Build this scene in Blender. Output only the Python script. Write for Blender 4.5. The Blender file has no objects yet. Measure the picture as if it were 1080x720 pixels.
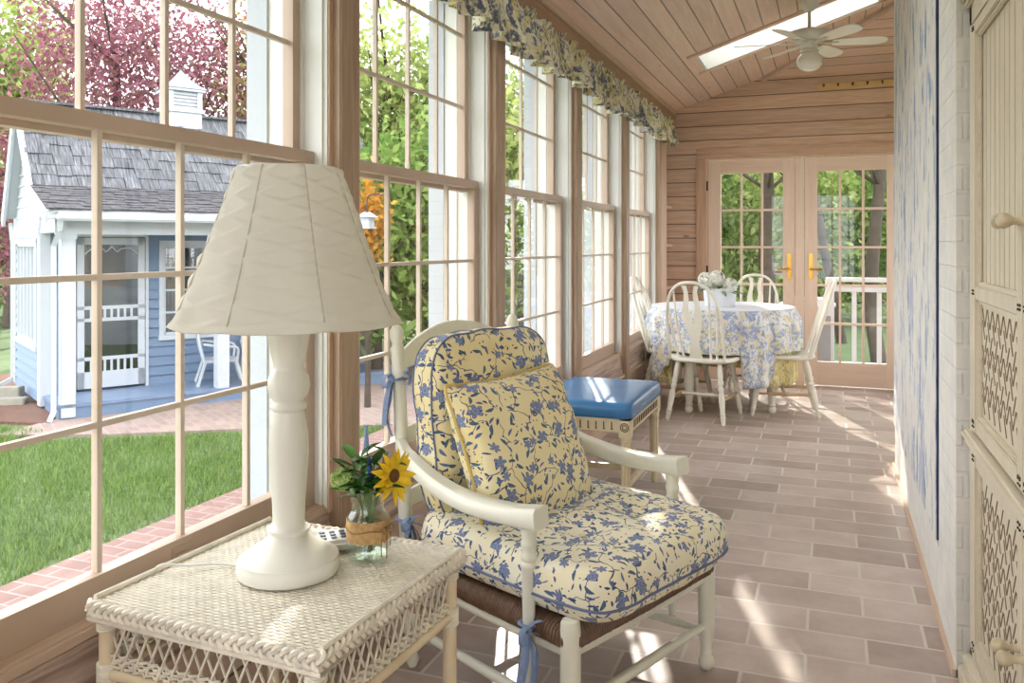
import bpy, bmesh, math, random
from mathutils import Vector, Matrix, noise
random.seed(7)
PI = math.pi
C = bpy.context.scene.collection
def R(d): return math.radians(d)

# ------------------------------------------------------------------ materials
class NT:
    """small wrapper for building node trees"""
    def __init__(s, name):
        s.m = bpy.data.materials.new(name); s.m.use_nodes = True
        s.t = s.m.node_tree; s.t.nodes.clear()
        s.out = s.t.nodes.new('ShaderNodeOutputMaterial')
    def n(s, typ, **kw):
        nd = s.t.nodes.new(typ)
        for k, v in kw.items(): setattr(nd, k, v)
        return nd
    def l(s, a, b): s.t.links.new(a, b)
    def set(s, sock, v):
        if isinstance(v, bpy.types.NodeSocket): s.l(v, sock)
        else: sock.default_value = v
    def math(s, op, a, b=0.0, c=None, clamp=False):
        nd = s.n('ShaderNodeMath', operation=op); nd.use_clamp = clamp
        s.set(nd.inputs[0], a); s.set(nd.inputs[1], b)
        if c is not None: s.set(nd.inputs[2], c)
        return nd.outputs[0]
    def vmath(s, op, a, b=(0, 0, 0)):
        nd = s.n('ShaderNodeVectorMath', operation=op)
        s.set(nd.inputs[0], a); s.set(nd.inputs[1], b)
        return nd.outputs[1] if op in ('LENGTH', 'DOT_PRODUCT', 'DISTANCE') else nd.outputs[0]
    def mix(s, f, a, b, mode='MIX'):
        nd = s.n('ShaderNodeMix', data_type='RGBA', blend_type=mode)
        s.set(nd.inputs[0], f); s.set(nd.inputs[6], a); s.set(nd.inputs[7], b)
        return nd.outputs[2]
    def coord(s, kind='Object'):
        return s.n('ShaderNodeTexCoord').outputs[kind]
    def world(s): return s.n('ShaderNodeNewGeometry').outputs['Position']
    def map(s, v, loc=(0, 0, 0), rot=(0, 0, 0), scale=(1, 1, 1)):
        nd = s.n('ShaderNodeMapping'); s.l(v, nd.inputs[0])
        nd.inputs[1].default_value = loc; nd.inputs[2].default_value = rot; nd.inputs[3].default_value = scale
        return nd.outputs[0]
    def noise(s, v, scale=5, detail=3, rough=.5, dist=0, out=0):
        nd = s.n('ShaderNodeTexNoise'); s.l(v, nd.inputs['Vector'])
        nd.inputs['Scale'].default_value = scale; nd.inputs['Detail'].default_value = detail
        nd.inputs['Roughness'].default_value = rough; nd.inputs['Distortion'].default_value = dist
        return nd.outputs[out]
    def ramp(s, f, stops, interp='LINEAR'):
        nd = s.n('ShaderNodeValToRGB'); s.set(nd.inputs[0], f)
        cr = nd.color_ramp; cr.interpolation = interp
        while len(cr.elements) < len(stops): cr.elements.new(.5)
        for e, (p, c) in zip(cr.elements, stops):
            e.position = p; e.color = c if len(c) == 4 else (*c, 1)
        return nd.outputs[0]
    def sep(s, v):
        nd = s.n('ShaderNodeSeparateXYZ'); s.l(v, nd.inputs[0]); return nd.outputs
    def comb(s, x, y, z=0.0):
        nd = s.n('ShaderNodeCombineXYZ')
        for i, q in enumerate((x, y, z)): s.set(nd.inputs[i], q)
        return nd.outputs[0]
    def bump(s, h, strength=.3, dist=.005):
        nd = s.n('ShaderNodeBump'); s.l(h, nd.inputs['Height'])
        nd.inputs['Strength'].default_value = strength; nd.inputs['Distance'].default_value = dist
        return nd.outputs[0]
    def bsdf(s, color, rough=.5, normal=None, metal=0, spec=.5, sheen=0, trans=0, subs=0):
        b = s.n('ShaderNodeBsdfPrincipled')
        s.set(b.inputs['Base Color'], color if isinstance(color, bpy.types.NodeSocket) else (*color[:3], 1))
        s.set(b.inputs['Roughness'], rough); b.inputs['Metallic'].default_value = metal
        b.inputs['Specular IOR Level'].default_value = spec
        if sheen: b.inputs['Sheen Weight'].default_value = sheen
        if trans: b.inputs['Transmission Weight'].default_value = trans
        if normal is not None: s.l(normal, b.inputs['Normal'])
        s.l(b.outputs[0], s.out.inputs[0])
        return b
def srgb(r, g, b):
    f = lambda c: ((c / 255 + .055) / 1.055) ** 2.4 if c > 10 else c / 255 / 12.92
    return (f(r), f(g), f(b))
def V4(c): return (*c, 1)

def plain(name, col, rough=.5, var=.06, scale=8, bump=.0, metal=0, sheen=0, spec=.5):
    t = NT(name); co = t.coord()
    n = t.noise(co, scale, 4)
    c = t.ramp(n, [(.3, tuple(x * (1 - var) for x in col)), (.7, tuple(min(1, x * (1 + var)) for x in col))])
    nm = t.bump(t.noise(co, scale * 12, 2), bump, .002) if bump else None
    t.bsdf(c, rough, nm, metal, spec, sheen); return t.m

def wood(name, c1, c2, grain=(1, 0, 0), board=None, bw=.12, offset=0, rough=.5, knots=.5, groove=.006, contrast=1.0):
    """timber; grain = grain direction, board = axis across the boards (world coordinates)"""
    t = NT(name); p = t.world()
    ga = max(range(3), key=lambda i: abs(grain[i]))
    sc = [14.0, 14.0, 14.0]; sc[ga] = .9
    pv = p
    col = None
    if board is not None:
        d = t.math('ADD', t.vmath('DOT_PRODUCT', p, board), offset + 50.0)
        k = t.math('DIVIDE', d, bw); idx = t.math('FLOOR', k); fr = t.math('FRACT', k)
        wn = t.n('ShaderNodeTexWhiteNoise', noise_dimensions='1D'); t.l(idx, wn.inputs['W'])
        tint = wn.outputs[0]
        sh = t.vmath('MULTIPLY', wn.outputs[1], (7, 7, 7)); pv = t.vmath('ADD', p, sh)
    m = t.map(pv, scale=tuple(sc))
    n1 = t.noise(m, 1.6, 5, .6, 1.2)
    n2 = t.noise(m, 7, 3, .6, .3)
    g = t.math('ADD', t.math('MULTIPLY', n1, .65), t.math('MULTIPLY', n2, .35))
    lo = .5 - .18 / contrast; hi = .5 + .18 / contrast
    col = t.ramp(g, [(lo, c2), (hi, c1)])
    if board is not None:
        tv = t.ramp(tint, [(0, (.84, .82, .82)), (.5, (1, 1, 1)), (1, (1.0, .93, .88))])
        col = t.mix(1.0, col, tv, 'MULTIPLY')
    if knots:
        sk = [9.0, 9.0, 9.0]; sk[ga] = 3.2
        vo = t.n('ShaderNodeTexVoronoi'); t.l(t.map(pv, scale=tuple(sk)), vo.inputs['Vector'])
        vo.inputs['Scale'].default_value = .7
        kk = t.ramp(vo.outputs['Distance'], [(.03, (1, 1, 1)), (.10, (0, 0, 0))])
        col = t.mix(t.math('MULTIPLY', kk, knots), col, V4(tuple(x * .35 for x in c2)))
    h = g
    if board is not None and groove:
        e = t.math('MINIMUM', fr, t.math('SUBTRACT', 1.0, fr))
        gm = t.ramp(t.math('MULTIPLY', e, bw / groove), [(.35, (1, 1, 1)), (.75, (0, 0, 0))])
        col = t.mix(gm, col, V4(tuple(x * .28 for x in c2)))
        h = t.math('SUBTRACT', t.math('MULTIPLY', g, .25), gm)
    nm = t.bump(h, .35, .003)
    t.bsdf(col, rough, nm); return t.m

def tile_floor():
    t = NT('terracotta_tile'); p = t.world()
    b = t.n('ShaderNodeTexBrick'); t.l(t.map(p, loc=(.07, .03, 0)), b.inputs['Vector'])
    b.offset = .5; b.inputs['Scale'].default_value = 1
    b.inputs['Color1'].default_value = V4(srgb(214, 200, 190)); b.inputs['Color2'].default_value = V4(srgb(134, 116, 110))
    b.inputs['Mortar'].default_value = V4(srgb(192, 182, 168)); b.inputs['Mortar Size'].default_value = .006
    b.inputs['Mortar Smooth'].default_value = .2; b.inputs['Bias'].default_value = 0
    b.inputs['Brick Width'].default_value = .355; b.inputs['Row Height'].default_value = .175
    n = t.noise(p, 6, 5, .65); n2 = t.noise(p, 28, 4, .6)
    c = t.mix(.42, b.outputs[0], t.ramp(n, [(.3, srgb(142, 118, 106)), (.48, srgb(184, 162, 148)), (.7, srgb(216, 204, 190))]))
    c = t.mix(t.math('MULTIPLY', b.outputs['Fac'], .85), c, V4(srgb(216, 208, 198)))
    c = t.mix(t.math('MULTIPLY', n2, .3), c, V4(srgb(184, 166, 156)))
    h = t.math('ADD', t.math('MULTIPLY', b.outputs['Fac'], -1.0), t.math('MULTIPLY', n, .35))
    t.bsdf(c, t.ramp(n, [(.3, (.3,) * 3), (.7, (.48,) * 3)]), t.bump(h, .45, .004), spec=.5); return t.m

def brick_paving(name, c1, c2, cm, w=.2, h=.1, rot=0.0):
    t = NT(name); p = t.map(t.world(), rot=(0, 0, rot))
    b = t.n('ShaderNodeTexBrick'); t.l(p, b.inputs['Vector'])
    b.inputs['Scale'].default_value = 1; b.inputs['Color1'].default_value = V4(c1); b.inputs['Color2'].default_value = V4(c2)
    b.inputs['Mortar'].default_value = V4(cm); b.inputs['Mortar Size'].default_value = .007
    b.inputs['Brick Width'].default_value = w; b.inputs['Row Height'].default_value = h
    n = t.noise(p, 9, 4)
    c = t.mix(t.math('MULTIPLY', n, .5), b.outputs[0], V4(cm))
    t.bsdf(c, .85, t.bump(t.math('MULTIPLY', b.outputs['Fac'], -1.0), .5, .004)); return t.m

def painted_brick(name, peel):
    t = NT(name); p = t.world(); x, y, z = t.sep(p)
    v = t.comb(t.math('ADD', y, x), z)
    b = t.n('ShaderNodeTexBrick'); t.l(v, b.inputs['Vector'])
    b.inputs['Scale'].default_value = 1; b.inputs['Mortar Size'].default_value = .008; b.inputs['Mortar Smooth'].default_value = .6
    b.inputs['Brick Width'].default_value = .21; b.inputs['Row Height'].default_value = .075
    n = t.noise(p, 9, 5, .6)
    base = t.ramp(n, [(.3, srgb(218, 216, 210)), (.7, srgb(236, 232, 224))])
    if peel:
        st = t.map(p, scale=(1, 3.4, 1.5))
        a = t.noise(st, 3.6, 7, .66, .4)
        big = t.noise(t.map(p, scale=(1, 2.0, .8)), 2.2, 2)
        msk = t.ramp(t.math('ADD', t.math('MULTIPLY', a, .7), t.math('MULTIPLY', big, .3)), [(.53, (0, 0, 0)), (.56, (1, 1, 1))])
        base = t.mix(t.math('MULTIPLY', msk, .7), base, V4(srgb(166, 176, 200)))
        a2 = t.noise(t.map(p, loc=(3, 1, 2), scale=(1, 3.2, 1.1)), 4, 4, .6, .3)
        m2 = t.ramp(a2, [(.60, (0, 0, 0)), (.61, (1, 1, 1))])
        base = t.mix(m2, base, V4(srgb(132, 154, 184)))
        h = t.math('ADD', t.math('MULTIPLY', n, 1.0), t.math('MULTIPLY', msk, -.25))
    else:
        h = t.math('ADD', t.math('MULTIPLY', b.outputs['Fac'], -.35), t.math('MULTIPLY', n, .9))
    t.bsdf(base, .6, t.bump(h, .6, .012)); return t.m

def rot2(t, v, ang):
    x, y, _ = t.sep(v); c = t.math('COSINE', ang); s = t.math('SINE', ang)
    return (t.math('ADD', t.math('MULTIPLY', x, c), t.math('MULTIPLY', y, s)),
            t.math('SUBTRACT', t.math('MULTIPLY', y, c), t.math('MULTIPLY', x, s)))

def floral(name, base1, base2, scale=1.0, rough=.75):
    """cream-yellow cotton with blue vines, five-petal flowers and leaves, laid out on the UV map (metres)"""
    t = NT(name); uv = t.coord('UV')
    w = t.noise(uv, 6, 2, out=1)
    p = t.vmath('ADD', t.vmath('MULTIPLY', uv, (scale, scale, 0)), t.vmath('MULTIPLY', t.vmath('SUBTRACT', w, (.5, .5, .5)), (.05, .05, 0)))
    base = t.mix(t.ramp(t.noise(uv, 3, 2), [(.35, (0, 0, 0)), (.65, (1, 1, 1))]), V4(base1), V4(base2))
    blue = srgb(92, 110, 158); dark = srgb(62, 74, 116); pale = srgb(150, 162, 196); teal = srgb(72, 102, 128)
    # vines : contour lines of a soft noise
    wv = t.noise(uv, 16, 2, out=1)
    pv = t.vmath('ADD', p, t.vmath('MULTIPLY', t.vmath('SUBTRACT', wv, (.5, .5, .5)), (.07, .07, 0)))
    ve = t.n('ShaderNodeTexVoronoi', voronoi_dimensions='2D', feature='DISTANCE_TO_EDGE'); ve.inputs['Scale'].default_value = 11; t.l(pv, ve.inputs['Vector'])
    brk = t.noise(p, 11, 1)
    vine = t.math('MULTIPLY', t.ramp(ve.outputs['Distance'], [(.010, (1, 1, 1)), (.020, (0, 0, 0))]), t.ramp(brk, [(.40, (0, 0, 0)), (.43, (1, 1, 1))]))
    col = t.mix(vine, base, V4(dark))
    def vor(sc, off, rnd=.85):
        v = t.n('ShaderNodeTexVoronoi', voronoi_dimensions='2D'); v.inputs['Scale'].default_value = sc
        v.inputs['Randomness'].default_value = rnd
        q = t.vmath('ADD', p, (off, off * .7, 0)); t.l(q, v.inputs['Vector'])
        return t.vmath('SUBTRACT', q, v.outputs['Position']), v.outputs['Distance'], v.outputs['Color']
    # leaves
    for sc, off, a, bb, cc, th in ((22, .37, .0135, .0048, teal, .18), (30, 1.9, .008, .0030, dark, .5), (24, 4.2, .011, .0038, blue, .35), (54, 7.7, .0026, .0026, dark, .72)):
        dv, ds, rc = vor(sc, off)
        r1, r2, r3 = t.sep(rc)
        x, y = rot2(t, dv, t.math('MULTIPLY', r1, 6.28))
        y2 = t.math('ADD', y, t.math('MULTIPLY', t.math('MULTIPLY', x, x), 14.0))
        e = t.math('ADD', t.math('POWER', t.math('ABSOLUTE', t.math('DIVIDE', x, a)), 1.6), t.math('POWER', t.math('ABSOLUTE', t.math('DIVIDE', y2, bb)), 1.4))
        m = t.math('MULTIPLY', t.math('LESS_THAN', e, 1.0), t.math('GREATER_THAN', r2, th))
        col = t.mix(m, col, V4(cc))
    # flowers
    for sc, off, rad, th in ((10.5, 0, .021, .12), (13, 2.6, .0145, .4)):
        dv, ds, rc = vor(sc, off, .75)
        r1, r2, r3 = t.sep(rc)
        x, y, _ = t.sep(dv)
        ang = t.math('ARCTAN2', y, x)
        pet = t.math('ABSOLUTE', t.math('COSINE', t.math('ADD', t.math('MULTIPLY', ang, 2.5 if rad > .018 else 3.0), t.math('MULTIPLY', r1, 6.0))))
        rr = t.math('MULTIPLY', t.math('ADD', t.math('MULTIPLY', pet, .55), .45), rad)
        ln = t.vmath('LENGTH', dv)
        q = t.math('DIVIDE', ln, rr)
        on = t.math('GREATER_THAN', r2, th)
        fc = t.ramp(q, [(.0, srgb(190, 178, 150)), (.16, dark), (.3, pale), (.62, blue), (.8, pale), (.93, dark)], 'LINEAR')
        col = t.mix(t.math('MULTIPLY', t.math('LESS_THAN', q, 1.0), on), col, fc)
    we = t.noise(uv, 420, 1)
    h = t.math('ADD', we, t.math('MULTIPLY', t.noise(uv, 12, 3), 2.5))
    t.bsdf(col, rough, t.bump(h, .22, .002), sheen=.15, spec=.35); return t.m

def toile(name, cream, yellow, blue, scale=1.0):
    t = NT(name); uv = t.coord('UV')
    n = t.noise(uv, 9 * scale, 5, .62, 1.4); n2 = t.noise(t.map(uv, loc=(4, 7, 0)), 6 * scale, 3, .6, .5); n3 = t.noise(uv, 30 * scale, 3, .6, 1)
    col = t.mix(t.ramp(n2, [(.47, (0, 0, 0)), (.55, (1, 1, 1))]), V4(cream), V4(yellow))
    m = t.ramp(n, [(.50, (0, 0, 0)), (.54, (1, 1, 1))])
    m = t.math('MULTIPLY', m, t.ramp(n3, [(.36, (.15,) * 3), (.5, (1, 1, 1))]))
    col = t.mix(m, col, V4(blue))
    m2 = t.ramp(t.noise(t.map(uv, loc=(9, 2, 0)), 14 * scale, 4, .6, 2), [(.58, (0, 0, 0)), (.61, (1, 1, 1))])
    col = t.mix(t.math('MULTIPLY', m2, .8), col, V4(tuple(x * .6 for x in blue)))
    b = t.bsdf(col, .8, sheen=.1)
    return t.m

def glass(name='window_glass', tint=(1, 1, 1), g=.5):
    t = NT(name)
    tr = t.n('ShaderNodeBsdfTransparent'); tr.inputs[0].default_value = (*tint, 1)
    gl = t.n('ShaderNodeBsdfGlossy'); gl.inputs['Roughness'].default_value = .01
    gl.inputs[0].default_value = (.95, .97, 1, 1)
    fr = t.n('ShaderNodeLayerWeight'); fr.inputs[0].default_value = .5
    mx = t.n('ShaderNodeMixShader'); t.l(t.math('MULTIPLY', t.math('ADD', t.math('MULTIPLY', t.math('POWER', fr.outputs['Facing'], 4.0), .8), .05), g, clamp=True), mx.inputs[0])
    t.l(tr.outputs[0], mx.inputs[1]); t.l(gl.outputs[0], mx.inputs[2]); t.l(mx.outputs[0], t.out.inputs[0])
    return t.m

def leafmat(name, cols, trans=.45):
    t = NT(name)
    oi = t.n('ShaderNodeNewGeometry').outputs['Random Per Island']
    c = t.ramp(oi, [(i / max(1, len(cols) - 1), cc) for i, cc in enumerate(cols)])
    d = t.n('ShaderNodeBsdfDiffuse'); t.l(c, d.inputs[0])
    tr = t.n('ShaderNodeBsdfTranslucent'); t.l(c, tr.inputs[0])
    mx = t.n('ShaderNodeMixShader'); mx.inputs[0].default_value = trans
    t.l(d.outputs[0], mx.inputs[1]); t.l(tr.outputs[0], mx.inputs[2]); t.l(mx.outputs[0], t.out.inputs[0])
    return t.m

M = {}
PALE = srgb(205, 176, 155); PALE2 = srgb(176, 142, 122)
M['ceil'] = wood('ceiling_pine', srgb(236, 212, 194), srgb(216, 186, 166), (0, 1, 0), (1, 0, 0), .118, .005, .42, .35, .007)
M['hip'] = wood('hip_ceiling_pine', srgb(234, 206, 184), srgb(214, 180, 156), (1, 0, 0), (0, 1, 0), .118, 0, .42, .35, .007)
M['wallb'] = wood('back_wall_pine', srgb(232, 204, 178), srgb(204, 166, 138), (1, 0, 0), (0, 0, 1), .131, .02, .5, .8, .008, 1.3)
M['surround'] = wood('door_surround_pine', srgb(218, 184, 156), srgb(190, 152, 124), (1, 0, 0), knots=.7, contrast=1.3)
M['surroundz'] = wood('door_surround_pine_upright', srgb(216, 182, 154), srgb(190, 152, 124), (0, 0, 1), knots=.7, contrast=1.3)
M['slit'] = plain('slit_shade_brown', srgb(124, 104, 82), .7)  # brown that paints the shade inside the armoire panel slits
M['wallv'] = wood('left_wall_pine', srgb(220, 198, 180), srgb(194, 166, 148), (0, 1, 0), (0, 0, 1), .13, 0, .5, .5, .008)
M['trimY'] = wood('trim_pine_lengthwise', srgb(214, 190, 168), srgb(192, 164, 142), (0, 1, 0), knots=.15)
M['trimX'] = wood('trim_pine_crosswise', srgb(230, 202, 180), srgb(210, 180, 156), (1, 0, 0), knots=.3)
M['trimZ'] = wood('trim_pine_upright', srgb(214, 184, 160), srgb(188, 156, 132), (0, 0, 1), knots=.35)
M['postZ'] = wood('rough_pine_post', srgb(188, 162, 136), srgb(148, 122, 100), (0, 0, 1), knots=.7)
M['oldwood'] = wood('weathered_sill_wood', srgb(206, 184, 168), srgb(144, 120, 108), (0, 1, 0), knots=.5, contrast=1.9)
M['doorw'] = wood('blond_door_wood', srgb(234, 210, 190), srgb(222, 194, 172), (0, 0, 1), knots=.0)
M['doorwx'] = wood('blond_door_wood_rail', srgb(232, 206, 186), srgb(218, 190, 168), (1, 0, 0), knots=.0)
M['sash'] = plain('sash_wood', srgb(194, 170, 150), .4, .05)
M['sashpale'] = plain('muntin_wood', srgb(206, 190, 174), .4, .05)
M['track'] = plain('white_jamb_liner', srgb(226, 226, 220), .35, .02)
M['white'] = plain('exterior_white_paint', srgb(190, 195, 202), .45, .02)
M['floor'] = tile_floor()
M['blueshade'] = plain('navy_paint_and_gap_shade', srgb(44, 62, 104), .6, .3, 5)  # old blue paint, kept dark to stand in for the gap's shadow
M['brickw'] = painted_brick('white_painted_brick', False)
M['peel'] = painted_brick('peeling_blue_white_plaster', True)
M['glass'] = glass()
M['cream'] = plain('cream_chair_paint', srgb(232, 230, 214), .35, .05, 5)
M['creamwhite'] = plain('white_chair_enamel', srgb(242, 238, 224), .3, .04, 5)
M['honey'] = plain('honey_stained_wood', srgb(206, 176, 134), .4, .1, 9)
M['lampw'] = plain('ivory_lamp_enamel', srgb(232, 230, 220), .28, .03, 4)
M['fabric'] = floral('blue_floral_on_yellow', srgb(238, 227, 184), srgb(233, 214, 156))
M['fabric2'] = floral('blue_floral_on_cream', srgb(242, 238, 216), srgb(242, 232, 198))
M['toile'] = toile('valance_toile', srgb(226, 220, 196), srgb(206, 196, 138), srgb(96, 102, 122), 1.5)
M['cloth'] = toile('tablecloth_toile', srgb(240, 240, 238), srgb(236, 228, 196), srgb(164, 180, 216), 1.5)
M['clothy'] = toile('yellow_undercloth_toile', srgb(238, 226, 168), srgb(226, 206, 124), srgb(176, 166, 130), 1.4)
M['runner'] = plain('white_table_runner', srgb(240, 242, 248), .7, .02)
M['ribbon'] = plain('blue_ticking_ribbon', srgb(132, 150, 184), .7, .15, 60)
M['piping'] = plain('blue_grey_piping', srgb(104, 116, 150), .7, .05)
M['pipingy'] = plain('yellow_piping', srgb(206, 180, 106), .7, .05)
M['rush'] = plain('brown_rush', srgb(112, 84, 66), .45, .25, 60, .3)
M['wicker'] = plain('whitewashed_wicker', srgb(230, 222, 204), .5, .12, 30)
M['wickerw'] = plain('white_wicker_braid', srgb(232, 224, 208), .5, .12, 30)
M['bamboo'] = plain('bamboo_pole', srgb(226, 208, 176), .4, .08, 8)
M['dark'] = plain('dark_void', srgb(60, 46, 38), .8)
M['blue'] = plain('blue_vinyl', srgb(64, 124, 176), .22, .03, 6, .05)
M['stool'] = plain('stool_antique_cream', srgb(230, 216, 182), .4, .1, 14)
M['groovebrown'] = plain('brown_antique_line', srgb(92, 72, 56), .6)
M['brass'] = plain('polished_brass', srgb(196, 150, 70), .2, .05, metal=1)
M['cab'] = wood('cabinet_antique_paint', srgb(222, 212, 190), srgb(204, 191, 166), (0, 0, 1), knots=.0, rough=.45)
M['cabx'] = wood('cabinet_antique_paint_rail', srgb(224, 215, 195), srgb(206, 194, 170), (0, 1, 0), knots=.0, rough=.45)
M['nail'] = plain('dark_nail', srgb(60, 50, 42), .5)
M['knob'] = plain('mottled_knob', srgb(196, 180, 150), .35, .25, 40)
M['grass'] = plain('lawn_soil', srgb(84, 104, 62), .95, .25, 3, .4)
M['blade'] = leafmat('grass_blades', [srgb(92, 120, 62), srgb(116, 142, 78), srgb(148, 166, 102)], .3)
M['paving'] = brick_paving('patio_brick', srgb(158, 130, 122), srgb(136, 106, 100), srgb(148, 142, 134), .2, .1, .6)
M['edging'] = brick_paving('edging_brick', srgb(136, 96, 88), srgb(118, 80, 74), srgb(150, 138, 130), .24, .12, 0)
M['mulch'] = plain('bark_mulch', srgb(104, 72, 58), .95, .4, 25, .8)
M['clap'] = wood('blue_clapboard', srgb(106, 130, 158), srgb(100, 122, 150), (1, 0, 0), knots=0, rough=.5)
M['porch'] = plain('blue_porch_floor', srgb(112, 132, 160), .35, .05)
def shingle_mat():
    t = NT('cedar_shingle'); co = t.coord(); g = t.noise(t.map(co, scale=(26, 2.2, 2.2)), 2.2, 5, .65); ri = t.n('ShaderNodeNewGeometry').outputs['Random Per Island']
    c = t.ramp(g, [(.32, srgb(56, 57, 60)), (.5, srgb(96, 97, 102)), (.68, srgb(138, 139, 144))])
    c = t.mix(1.0, c, t.ramp(ri, [(0, (.72, .72, .74)), (1, (1, 1, 1))]), 'MULTIPLY')
    t.bsdf(c, .9, t.bump(g, .6, .01)); return t.m
M['shingle'] = shingle_mat()
M['seam'] = plain('shade_seam', srgb(196, 192, 176), .7, .03)  # real lampshade seam, greyed to paint its thin shadow line
M['beam'] = wood('brown_beam', srgb(178, 146, 116), srgb(150, 118, 92), (0, 1, 0), knots=.3)
M['roofdark'] = plain('mossy_shingle', srgb(74, 72, 76), .9, .5, 14, .5)
M['screen'] = glass('window_screen_glass', (.60, .63, .62), 2.0)
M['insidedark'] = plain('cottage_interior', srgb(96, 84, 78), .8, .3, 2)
M['curtain'] = plain('cottage_curtain', srgb(190, 150, 130), .8, .2, 8)
M['bark'] = plain('tree_bark', srgb(70, 60, 50), .9, .3, 10, .6)
M['stone'] = plain('weathered_timber', srgb(150, 146, 134), .85, .15, 9, .3)
M['galv'] = plain('lead_cupola_roof', srgb(138, 148, 172), .5, .1)
M['plaster'] = plain('plain_plaster', srgb(222, 214, 200), .7, .03)
L_ = {
 'red': leafmat('burgundy_leaves', [srgb(118, 66, 82), srgb(146, 92, 106), srgb(164, 116, 128), srgb(122, 74, 86), srgb(140, 110, 96)]),
 'lime': leafmat('lime_leaves', [srgb(138, 156, 84), srgb(170, 182, 114), srgb(112, 134, 70), srgb(188, 192, 134)]),
 'green': leafmat('mid_green_leaves', [srgb(88, 118, 60), srgb(116, 144, 76), srgb(146, 168, 98), srgb(74, 98, 54)]),
 'deep': leafmat('deep_green_leaves', [srgb(66, 86, 50), srgb(88, 110, 62), srgb(112, 132, 76), srgb(134, 148, 88)]),
 'gold': leafmat('golden_leaves', [srgb(190, 134, 50), srgb(206, 164, 78), srgb(176, 110, 44), srgb(144, 132, 62)]),
 'autumn': leafmat('mixed_leaves', [srgb(156, 104, 98), srgb(170, 170, 106), srgb(136, 94, 92), srgb(146, 158, 92)]),
}

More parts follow.
